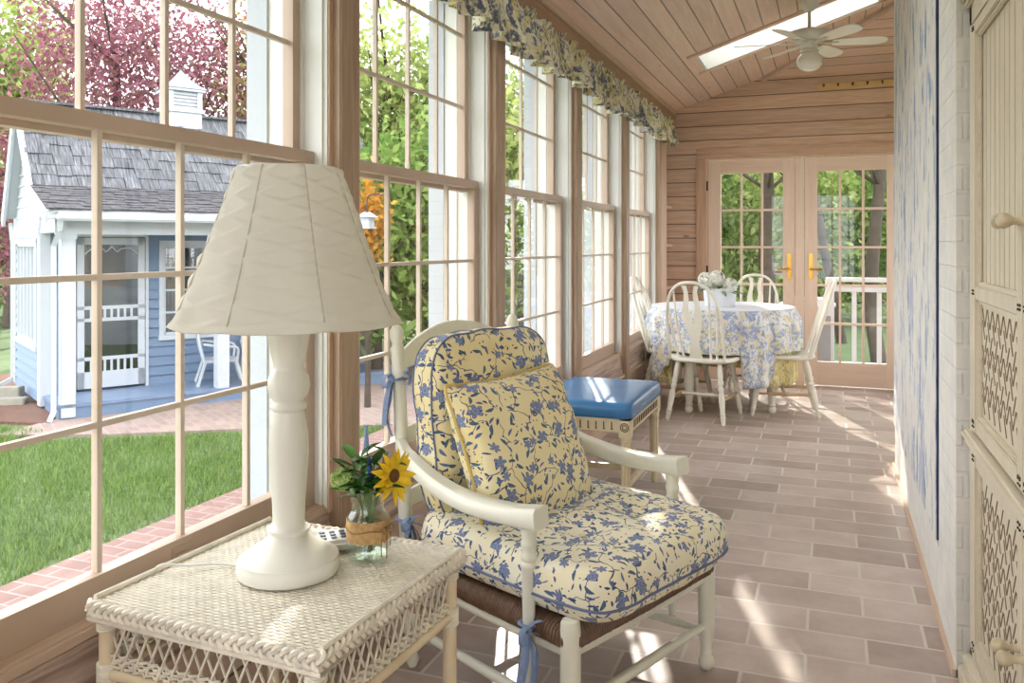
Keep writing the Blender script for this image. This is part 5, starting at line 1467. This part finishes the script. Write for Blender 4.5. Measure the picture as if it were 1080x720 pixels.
m = MB(); m.box(.3, LN - .2, 1.7, 1.75, .18, WT); part('inner_partition', m, M['insidedark'])
m = MB(); m.box(-.03, .075, PV - .035, PV + .03, .06, WT); m.box(-.035, -.0, PV, PV + .10, .06, WT); m.box(-.03, .02, BV - .09, BV + .01, .1, WT); m.box(-.03, LN, PV - .03, PV + .02, 2.0, WT); m.box(-.035, .0, PV, BV, 1.95, 2.06)
part('corner_boards', m, M['white'])
GP = [(-.2, 2.2), (.75, 2.5), (1.72, 3.55), (2.62, 2.2)]
# gable siding
m = MB(); P_ = [(.0 + .0, 2.0)] ; mt = Matrix(((0, 0, 1, -.0), (1, 0, 0, 0), (0, 1, 0, 0), (0, 0, 0, 1)))
m.prism([(-.05, 2.06), (BV, 2.06), (2.6, 2.22), (1.72, 3.5), (.78, 2.46), (-.05, 2.2)], .08, mt)
part('gable', m, M['white'])
m = MB()
for z in [2.2 + .13 * i for i in range(10)]:
    a = max(-.02, (z - 2.2) / .3 * .95 - .2) if z < 2.5 else .78 + (z - 2.5) / 1.05 * .95; b = 2.6 - (z - 2.2) / 1.35 * .9
    if b - a > .1: m.box(-.014, .0, a, b, z, z + .018)
part('gable_siding_lines', m, M['white'])
# roof decks, rakes
def slope_box(mb, a, b, x0, x1, th):
    (y0, z0), (y1, z1) = a, b; d = Vector((0, y1 - y0, z1 - z0)).normalized(); n = Vector((0, -d.z, d.y)); vs = []
    if n.z < 0: n = -n
    for t in (0, th):
        for x, y, z in ((x0, y0, z0), (x1, y0, z0), (x1, y1, z1), (x0, y1, z1)): vs.append(Vector((x, y, z)) + n * t)
    mb.add(vs, [(0, 3, 2, 1), (4, 5, 6, 7), (0, 1, 5, 4), (1, 2, 6, 5), (2, 3, 7, 6), (3, 0, 4, 7)])
m = MB()
for a, b in zip(GP, GP[1:]): slope_box(m, a, b, -.12, LN + .12, .03)
part('roof_deck', m, M['white'])
m = MB()
for a, b in zip(GP, GP[1:]):
    slope_box(m, (a[0], a[1] - .10), (b[0], b[1] - .10), -.15, -.115, .14)
part('rake_boards', m, M['white'])
rs = random.Random(9)
def shingles(a, b, expo, thick, name, mat, wmin, wmax):
    (y0, z0), (y1, z1) = a, b; d = Vector((0, y1 - y0, z1 - z0)); L = d.length; d.normalize(); n = Vector((0, -d.z, d.y))
    if n.z < 0: n = -n
    m = MB(); k = 0
    while k * expo < L:
        s0 = k * expo - .02; s1 = min(L, s0 + expo * 1.5); x = -.14 - rs.uniform(0, .1)
        while x < LN + .12:
            w_ = rs.uniform(wmin, wmax); x1 = min(x + w_ - .006, LN + .14); j = rs.uniform(-.012, .012); th_ = thick * rs.uniform(.7, 1.3)
            xa = max(x, -.14); base = Vector((0, y0, z0)) + n * .03
            if x1 > xa + .01:
                q = [base + d * (s0 + j) + n * .012, base + d * s1 + n * 0.0]
                vs = [Vector((xa, 0, 0)) + q[0], Vector((x1, 0, 0)) + q[0], Vector((x1, 0, 0)) + q[1], Vector((xa, 0, 0)) + q[1]]
                vs += [v + n * th_ for v in vs]
                m.add(vs, [(0, 3, 2, 1), (4, 5, 6, 7), (0, 1, 5, 4), (1, 2, 6, 5), (2, 3, 7, 6), (3, 0, 4, 7)])
            x += w_
        k += 1
    return part(name, m, mat)
shingles(GP[0], GP[1], .105, .016, 'porch_shingles', M['roofdark'], .09, .2)
shingles(GP[1], GP[2], .175, .028, 'main_shingles', M['shingle'], .08, .24)
shingles(GP[3], GP[2], .18, .02, 'rear_shingles', M['shingle'], .1, .24)
m = MB(); m.bar((-.14, 1.69, 3.60), (LN + .14, 1.69, 3.60), .16, .03); part('ridge_cap', m, M['shingle'])
# gutter, porch beam, posts, downspouts
m = MB(); m.box(-.05, LN + .1, -.27, -.18, 2.12, 2.21, bev=.02); part('gutter', m, M['white'])
m = MB(); m.box(.0, LN, .0, .14, 1.98, 2.12); m.box(.0, LN, .0, PV, 2.12, 2.16); m.box(-.02, .06, 0, PV, 2.0, 2.14); part('porch_beam', m, M['white'])
for x in (.04, 1.69, 3.3):
    m = MB(); m.box(x, x + .14, .0, .14, .18 if x > .05 else .04, 2.0, bev=.004); m.box(x - .012, x + .152, -.012, .152, 1.93, 2.0); part('porch_post', m, M['white'])
def downspout(pts, w_=.05):
    m = MB(); P = [Vector(p) for p in pts]
    for a, b in zip(P, P[1:]): m.bar(a, b, w_, w_ * .8, up=(.3, 1, .1))
    for p in P[1:-1]: m.ball(p, w_ * .52, seg=8, ring=6)
    return part('downspout', m, M['white'])
downspout([(.0, -.22, 2.15), (-.0, -.16, 2.02), (-.03, .0, 1.86), (-.03, .0, .12), (-.09, -.08, .03)])
downspout([(-.05, 2.66, 2.15), (-.03, 2.62, 1.9), (-.03, 2.62, .15), (-.25, 2.55, .05)])
# cupola
cu = Vector((1.80, 1.72, 3.35)); m = MB(); m.box(cu.x - .21, cu.x + .21, cu.y - .21, cu.y + .21, 3.35, 3.66); m.box(cu.x - .24, cu.x + .24, cu.y - .24, cu.y + .24, 3.62, 3.66)
for k in range(5): m.box(cu.x - .19, cu.x + .19, cu.y - .19, cu.y + .19, 3.67 + k * .046, 3.695 + k * .046)
for sx in (-1, 1):
    for sy in (-1, 1): m.box(cu.x + sx * .185 - .03, cu.x + sx * .185 + .03, cu.y + sy * .185 - .03, cu.y + sy * .185 + .03, 3.64, 3.92)
m.box(cu.x - .16, cu.x + .16, cu.y - .16, cu.y + .16, 3.64, 3.9); m.box(cu.x - .25, cu.x + .25, cu.y - .25, cu.y + .25, 3.90, 3.935)
cp = part('cupola', m, M['white'])
m = MB(); q = [(.27, 3.935), (.2, 3.98), (.12, 4.05), (.05, 4.14), (.0, 4.22)]
vs = [(cu.x + r_ * sx, cu.y + r_ * sy, z) for r_, z in q[:-1] for sx, sy in ((-1, -1), (1, -1), (1, 1), (-1, 1))] + [(cu.x, cu.y, 4.22)]
fs = [(3, 2, 1, 0)] + [(j * 4 + k, j * 4 + (k + 1) % 4, j * 4 + 4 + (k + 1) % 4, j * 4 + 4 + k) for j in range(3) for k in range(4)] + [(12 + k, 12 + (k + 1) % 4, 16) for k in range(4)]
m.add(vs, fs); m.build('cupola_roof', M['galv'], cp)
# screen door
sd_ = thing('screen_door', None, None); sd_.parent = cot
yv = PV - .05
m = MB()
for a, b, c_, d in ((DX - .05, DX, .18, 2.04), (DX + DW, DX + DW + .035, .18, 2.04), (DX - .05, DX + DW + .035, 1.96, 2.04)): m.box(a, b, PV - .045, PV + .03, c_, d)
m.build('door_trim', M['white'], sd_)
m = MB(); e0, e1 = DX + .01, DX + DW - .01
m.box(e0, e0 + .075, yv, yv + .03, .21, 1.95); m.box(e1 - .075, e1, yv, yv + .03, .21, 1.95); m.box(e0, e1, yv, yv + .03, .21, .40); m.box(e0, e1, yv, yv + .03, 1.87, 1.95)
for a, b in ((.53, .57), (.98, 1.02), (1.12, 1.16)): m.box(e0, e1, yv, yv + .03, a, b)
for z0_, z1_ in ((.40, .53), (1.02, 1.12)):
    for i in range(1, 8): x = e0 + .075 + (e1 - e0 - .15) * i / 8; m.box(x - .013, x + .013, yv + .004, yv + .024, z0_, z1_)
m.build('door_frame', M['white'], sd_)
m = MB(); sc_x = (e0 + e1) / 2
for sg in (-1, 1): m.tube(smooth_path([(sc_x + sg * .29, yv, 1.76), (sc_x + sg * .2, yv, 1.83), (sc_x + sg * .1, yv, 1.82), (sc_x + sg * .06, yv, 1.79), (sc_x, yv, 1.85)], 5), .008, 6)
m.build('scroll_bracket', M['white'], sd_)
MB().box(e0 + .06, e1 - .06, yv + .012, yv + .016, .39, 1.88).build('screen', M['screen'], sd_)
m = MB(); m.box(e0, e1, PV + .02, PV + .06, .2, 1.95); m.build('inner_door', M['insidedark'], sd_) if False else None
def cot_window(name, x0, x1, z0, z1, y, cols, rows, axis='x'):
    o = thing(name, None, None); o.parent = cot; m = MB()
    def bx(a, b, c_, d, t0, t1, mb=None):
        mb = mb or m
        if axis == 'x': mb.box(a, b, y + t0, y + t1, c_, d)
        else: mb.box(y + t0, y + t1, a, b, c_, d)
    bx(x0 - .05, x0, z0 - .05, z1 + .05, -.045, .03); bx(x1, x1 + .05, z0 - .05, z1 + .05, -.045, .03); bx(x0 - .05, x1 + .05, z1, z1 + .06, -.045, .03); bx(x0 - .06, x1 + .06, z0 - .06, z0, -.055, .03)
    m.build('casing', M['white'], o); m = MB()
    bx(x0, x0 + .03, z0, z1, -.02, .02, m); bx(x1 - .03, x1, z0, z1, -.02, .02, m); bx(x0, x1, z0, z0 + .03, -.02, .02, m); bx(x0, x1, z1 - .03, z1, -.02, .02, m)
    for i in range(1, cols): x = x0 + (x1 - x0) * i / cols; bx(x - .012, x + .012, z0, z1, -.018, .015, m)
    for j in range(1, rows): z = z0 + (z1 - z0) * j / rows; bx(x0, x1, z - .012, z + .012, -.018, .015, m)
    m.build('sash', M['white'], o); m = MB(); bx(x0, x1, z0, z1, .0, .004, m); m.build('pane', M['screen'], o)
    if axis == 'x':
        m = MB()
        for a, b in ((x0, x0 + .26), (x1 - .26, x1)):
            n = 24; P = [(a + (b - a) * i / n, y + .06 + .012 * math.sin(i * 1.6)) for i in range(n + 1)]
            vs = []; fs = []
            for px_, py_ in P: vs += [(px_, py_, z0 - .02), (px_, py_, z1), (px_, py_ + .006, z1), (px_, py_ + .006, z0 - .02)]
            for i in range(n):
                for k in range(4): fs.append((i * 4 + k, i * 4 + (k + 1) % 4, i * 4 + 4 + (k + 1) % 4, i * 4 + 4 + k))
            m.add(vs, fs, True)
        m.build('curtain', M['curtain'], o)
cot_window('front_window', WX0, WX1, WZ0, WZ1, PV, 3, 4)
cot_window('side_window', SV0, SV1, SZ0, SZ1, 0.0, 6, 1, 'y')

# slatted white porch chairs
def porch_chair():
    r = thing('porch_chair', 'x', 'chair', (0, 0, 0), 0, 'white chairs on the cottage porch')
    m = MB(); m.box(-.2, .2, -.2, .2, .27, .30, bev=.01); m.build('seat', M['white'], r)
    for sx in (-1, 1):
        MB().bar((.23 * sx, -.26, 0), (.19 * sx, -.17, .29), .028, .028).build('leg', M['white'], r)
        MB().bar((.22 * sx, .27, 0), (.19 * sx, .18, .29), .028, .028).build('leg', M['white'], r)
        m = MB(); m.tube(smooth_path([(.2 * sx, .2, .50), (.235 * sx, .05, .475), (.235 * sx, -.14, .46), (.22 * sx, -.19, .42), (.2 * sx, -.18, .30)], 5), .016, 8); m.build('armrest', M['white'], r)
    P = [(-.19, .19, .29)] + [(-.205 * math.cos(PI * i / 12), .21 + .08 * (0.35 + .35 * math.sin(PI * i / 12)), .46 + .2 * math.sin(PI * i / 12)) for i in range(13)] + [(.19, .19, .29)]
    MB().tube(P, .016, 8).build('back_frame', M['white'], r)
    m = MB()
    for i in range(-3, 4): m.tube([(i * .045, .19, .29), (i * .05, .25, .45 + .2 * math.cos(i * .38))], .007, 6)
    for z in (.36, .43, .5): m.tube([(-.19, .21, z), (.19, .21, z)], .006, 6)
    m.build('back_slats', M['white'], r); return r
def cw(u, v, z=0.0):
    q = Matrix.Translation(CO) @ Matrix.Rotation(CR, 4, 'Z') @ Vector((u, v, z)); return q
pc = porch_chair()
for i, (u, v, a, lab) in enumerate(((1.86, .40, 75, 'white wicker style chair on the blue porch left of the white post'), (2.38, .42, -15, 'white wicker style chair on the blue porch right of the white post'))):
    o = pc if i == 0 else copy_tree(pc); o.location = cw(u, v, .181); o.rotation_euler = (0, 0, CR + R(a)); o['label'] = lab

# timber edging blocks and far fence beside the cottage
for i, (x, y, a, L_h) in enumerate(((-9.3, 7.05, 30, .9), (-9.15, 6.93, 30, 1.0))):
    o = MB().box(-.5 * L_h, .5 * L_h, -.09, .09, 0, .1 if i else .2, bev=.012).build('landscape_timber', M['stone']); o.location = (x, y, GZ); o.rotation_euler = (0, 0, R(a))
    tag(o, ['taller grey landscape timber edging the mulch bed beside the cottage', 'lower grey landscape timber lying in front of the taller one'][i], 'timber')
fn_ = thing('rail_fence', 'weathered split rail fence on the lawn far left of the cottage', 'fence', (-16.5, 13.5, GZ), R(140))
for i in range(4):
    m = MB(); m.bar((i * 2.2 - 3.3, 0, 0), (i * 2.2 - 3.3, 0, 1.05), .13, .13, up=(0, 1, 0)); m.build('post', M['stone'], fn_)
    if i < 3:
        for z in (.45, .85): MB().bar((i * 2.2 - 3.3, 0, z), (i * 2.2 - 1.1, 0, z + .02), .06, .12).build('rail', M['stone'], fn_)

# ------------------------------------------------------------------ trees and shrubs
def foliage(blobs, n, size, seed):
    r = np.random.default_rng(seed); vols = np.array([b[3] * b[4] * b[5] for b in blobs]); pk = r.choice(len(blobs), n, p=vols / vols.sum())
    B = np.array(blobs)[pk]; u = r.normal(size=(n, 3)); u /= np.linalg.norm(u, axis=1)[:, None]
    rad = r.uniform(.35, 1.0, n) ** .6
    # clumps
    P = B[:, :3] + u * rad[:, None] * B[:, 3:6]
    K = max(6, n // 45); cc = P[r.choice(n, K)]; own = r.integers(0, K, n); P = P * .35 + (cc[own] + r.normal(size=(n, 3)) * B[:, 3:4] * .22) * .65
    a = r.normal(size=(n, 3)); a /= np.linalg.norm(a, axis=1)[:, None]; b = np.cross(a, r.normal(size=(n, 3))); b /= np.linalg.norm(b, axis=1)[:, None]
    s = size * r.uniform(.6, 1.3, n)[:, None]; c = np.cross(a, b)
    v = np.stack([P - a * s, P + b * s * .5 + c * s * .12, P + a * s, P - b * s * .5 + c * s * .12], 1)
    return v.reshape(-1, 3)
TR_N = 0
def tree(name, label, cat, loc_, blobs, n, size, mat, trunk=None, group=None):
    global TR_N; TR_N += 1
    if 'woodland' not in name: n = int(n * .62)
    t = thing(name, label, cat, loc_, 0, group)
    raw('foliage', foliage(blobs, n, size, TR_N), 4, mat, t)
    if trunk:
        h, r0, lean = trunk; rr = random.Random(TR_N); m = MB()
        P = [Vector((lean * k / 6 + rr.uniform(-.05, .05) * h / 4, rr.uniform(-.05, .05) * h / 4, h * k / 6)) for k in range(7)]
        m.tube(smooth_path(P, 3), [r0 * (1 - .6 * i / 18) for i in range(19)], 10)
        for q in range(14):
            k = rr.randint(3, 6); a = rr.uniform(0, 2 * PI); L_b = h * rr.uniform(.22, .5); s = P[k]
            e = s + Vector((math.cos(a) * L_b * .8, math.sin(a) * L_b * .8, L_b * .7)); mid = s.lerp(e, .5) + Vector((0, 0, -.06 * L_b))
            m.tube(smooth_path([s, mid, e], 4), [r0 * .24 * (1 - .8 * i / 8) for i in range(9)], 6)
        m.build('trunk', M['bark'], t)
    return t
def at(px, d):
    l = (px - 540) / 890; return ((.936 * l - .352) * d, (.352 * l + .936) * d, GZ)
# behind the cottage
p = at(110, 15.5); tree('plum_tree', 'large burgundy leaved tree rising behind the cottage roof', 'tree', p, [(0, 0, 4.6, 2.1, 2.1, 1.7), (-1.4, .5, 5.8, 1.5, 1.5, 1.3), (1.5, 0, 5.4, 1.6, 1.6, 1.5), (0, 0, 6.8, 1.8, 1.6, 1.0), (.3, 0, 3.4, 1.8, 1.3, .8)], 12350, .062, L_['red'], (5.2, .16, .3))
p = at(212, 17); tree('plum_tree', 'burgundy leaved tree right of the cupola behind the cottage', 'tree', p, [(0, 0, 4.5, 1.7, 1.7, 1.8), (.6, 0, 6.1, 1.4, 1.4, 1.2)], 5700, .062, L_['red'], (5, .12, -.2))
p = at(270, 17); tree('mixed_leaf_tree', 'reddish green loose tree above the right end of the cottage roof', 'tree', p, [(0, 0, 4.4, 1.5, 1.5, 1.9), (.5, 0, 6.4, 1.6, 1.5, 1.2)], 5700, .062, L_['autumn'], (5, .12, .2))
p = at(-10, 15); tree('plum_tree', 'burgundy shrub like tree at the far left beyond the cottage side wall', 'tree', p, [(0, 0, 3.0, 1.3, 1.3, 1.6), (.2, 0, 1.6, 1.1, 1.1, .9)], 5700, .062, L_['red'], (3, .1, .1))
p = at(10, 19); tree('tall_tree', 'lime green tall tree at the far left above the red leaves', 'tree', p, [(0, 0, 6.0, 2.2, 2.2, 2.4), (-1, 0, 3.6, 1.8, 1.8, 1.6)], 9000, .11, L_['lime'], (6, .2, 0))
p = at(-40, 20); tree('shrub', 'green shrub beyond the fence left of the cottage', 'shrub', p, [(0, 0, 1.2, 2.5, 2.0, 1.4)], 5000, .10, L_['green'])
p = at(325, 20); tree('tall_tree', 'lime green tree between the cottage roof end and the window post', 'tree', p, [(0, 0, 4.5, 2.2, 2.2, 2.6), (0, 0, 1.8, 2, 2, 1.4)], 9000, .11, L_['lime'], (5, .18, 0))
# beyond windows 2-5
tg = 'green trees beyond the patio'
lst = [
 (395, 11.5, 'green', 1.5, 2.6, 6500, 'shrub', 'mid green shrub beyond the brick patio nearest the window post'),
 (450, 12.5, 'green', 1.9, 3.0, 8000, 'tree', 'bushy mid green tree filling the middle of the second window'),
 (500, 13.5, 'deep', 1.6, 3.0, 6500, 'tree', 'deep green tree at the right of the second window'),
 (548, 13.0, 'lime', 1.3, 3.2, 6500, 'tree', 'lime green tree seen through the left of the third window'),
 (590, 15.5, 'deep', 1.7, 3.2, 6500, 'tree', 'deep green tree seen through the third window behind the lime one'),
 (636, 15.0, 'lime', 1.5, 3.4, 6500, 'tree', 'lime green tree seen through the fourth window'),
 (672, 16.5, 'green', 1.5, 3.4, 6000, 'tree', 'mid green tree seen through the fifth window'),
 (715, 18.0, 'deep', 1.9, 3.6, 6000, 'tree', 'deep green tree hidden behind the corner of the room')]
for px, d, c_, rad, hh, n, k, lab in lst:
    tree('broadleaf_' + k, lab, k, at(px, d), [(0, 0, hh * .55, rad, rad, hh * .5), (.3, 0, hh, rad * .85, rad * .85, hh * .4)], n, .085, L_[c_], (hh, .12, .1))
p = at(388, 9.6); tree('golden_shrub', 'small golden orange shrub beyond the patio beside the window post', 'shrub', p, [(0, 0, 2.1, .28, .28, .85)], 1500, .05, L_['gold'], (1.6, .04, 0))
for px, d, c_, hh, lab in ((400, 20, 'lime', 7.5, 'tall pale green tree high behind the second window'), (470, 21, 'lime', 7.0, 'tall pale green tree behind the right side of the second window'), (560, 23, 'lime', 7.0, 'tall pale green tree high behind the third window'), (640, 24, 'lime', 7.0, 'tall pale green tree high behind the fourth window')):
    tree('tall_tree', lab, 'tree', at(px, d), [(0, 0, hh * .75, 2.6, 2.6, hh * .3), (0, 0, hh * .4, 2.2, 2.2, hh * .25)], 8000, .11, L_[c_], (hh * .8, .2, .2))
# beyond the doors
for px, d, c_, hh, rad, n, lean, r0, nm, lab in (
    (812, 14.5, 'deep', 5.6, 1.5, 3000, -.15, .15, 'oak_tree', 'thick trunked tree seen through the left glazed door'),
    (922, 13.5, 'deep', 5.6, 1.4, 3000, .1, .125, 'oak_tree', 'thick trunked tree seen through the right edge of the right glazed door'),
    (884, 16.0, 'deep', 5.4, 1.4, 3000, -.8, .10, 'oak_tree', 'leaning dark trunked tree seen through the right glazed door')):
    tree(nm, lab, 'tree', at(px, d), [(0, 0, hh * .78, rad * 1.5, rad, .9), (.4, 0, hh * .95, rad * 1.4, rad * 1.2, .8)], n, .10, L_[c_], (hh, r0, lean))
for px, d, c_, rad, hh, n, lab in ((765, 19, 'lime', 2.0, 3.4, 6500, 'lime green bush seen at the left edge of the left glazed door'), (800, 21, 'lime', 2.2, 4.2, 7000, 'lime green bush seen behind the thick trunk at the left door'), (850, 20, 'lime', 2.0, 4.0, 7000, 'lime green bush seen between the two glazed doors'), (890, 22, 'lime', 2.3, 4.0, 7000, 'lime green bush low in the right glazed door'), (940, 20, 'green', 2.0, 4.2, 7000, 'mid green bush seen at the right edge of the right glazed door'), (740, 24, 'green', 2.4, 4.6, 6000, 'mid green bush hidden beside the left glazed door frame')):
    tree('broadleaf_shrub', lab, 'shrub', at(px, d), [(0, 0, hh * .4, rad, rad, hh * .42), (.3, 0, hh * .9, rad * .9, rad * .9, hh * .3)], n, .10, L_[c_])
for i, (px, d) in enumerate(((780, 27), (860, 28), (930, 27))):
    tree('tall_tree', ['tall deep green tree filling the top of the left glazed door', 'tall deep green tree filling the top between the doors', 'tall deep green tree filling the top of the right glazed door'][i], 'tree', at(px, d), [(0, 0, 6.6, 3.0, 3.0, 2.6), (0, 0, 3.2, 2.4, 2.4, 2)], 7000, .14, L_['deep'], (6, .25, 0))
# distant woodland band
def hedge(label, pts, n, hh, mat, size=.22):
    B = [(x, y, hh * .45, 2.6, 2.6, hh * .5) for x, y in pts]
    return tree('woodland', label, 'trees', (0, 0, GZ), B, n, size, mat)
h1 = hedge('distant dark green woodland band far beyond the cottage lawn', [at(px, 30)[:2] for px in range(-160, 420, 60)], 12000, 5.5, L_['green']); h1['kind'] = 'stuff'
h2 = hedge('distant green woodland band far beyond the patio and the doors', [at(px, 34)[:2] for px in range(420, 1300, 60)], 14000, 6.0, L_['lime']); h2['kind'] = 'stuff'

# hanging feeder beside the golden shrub
fd = thing('bird_feeder', 'small white hanging bird feeder beyond the window post', 'bird feeder', (-3.50, 5.97, 1.40))
m = MB(); m.box(-.055, .055, -.055, .055, 0, .015); m.box(-.045, .045, -.045, .045, .015, .09, bev=.004); m.build('hopper', M['white'], fd)
m = MB(); m.add([(-.07, -.07, .09), (.07, -.07, .09), (.07, .07, .09), (-.07, .07, .09), (-.03, 0, .135), (.03, 0, .135)], [(0, 3, 2, 1), (0, 1, 5, 4), (2, 3, 4, 5), (1, 2, 5), (3, 0, 4)]); m.build('roof', M['galv'], fd)
m = MB(); m.tube(smooth_path([(0, 0, .13), (0, 0, .22), (.03, 0, .27), (.14, 0, .27), (.18, 0, .20), (.18, 0, -.3), (.18, 0, GZ - 1.40)], 5), .006, 6); m.build('shepherd_hook', M['nail'], fd)

# porch deck and railing beyond the doors
struct('floor_deck', MB().box(-2.2, 3.0, YB + .14, 9.9, -.16, -.05), M['stone']); bpy.data.objects['floor_deck'].name = 'deck_floor'
rl_ = thing('deck_railing', 'white painted deck railing seen through the right glazed door', 'railing', (0, 9.3, -.05))
m = MB(); m.box(-.04, 2.8, -.05, .05, .94, .985, bev=.004); m.box(-.03, 2.8, -.03, .03, .84, .90); m.box(-.03, 2.8, -.03, .03, .07, .12); m.build('top_rail', M['white'], rl_)
for x in (0.0, 1.4, 2.75): MB().box(x - .045, x + .045, -.045, .045, 0, .96).build('post', M['white'], rl_)
for i in range(1, 11): x = i * .235; MB().box(x - .022, x + .022, -.022, .022, .1, .86).build('baluster', M['white'], rl_)
gr_ = thing('covered_grill', 'grey covered grill standing on the deck behind the door stile', 'grill', (-.22, 9.45, -.05))
m = MB(); m.box(-.26, .26, -.22, .22, .0, .62, bev=.03); m.build('cover', plain('grey_cover', srgb(122, 124, 128), .7, .08), gr_)
m = MB(); m.box(-.28, .28, -.24, .24, .62, .76, bev=.06); m.build('lid', M['white'], gr_)
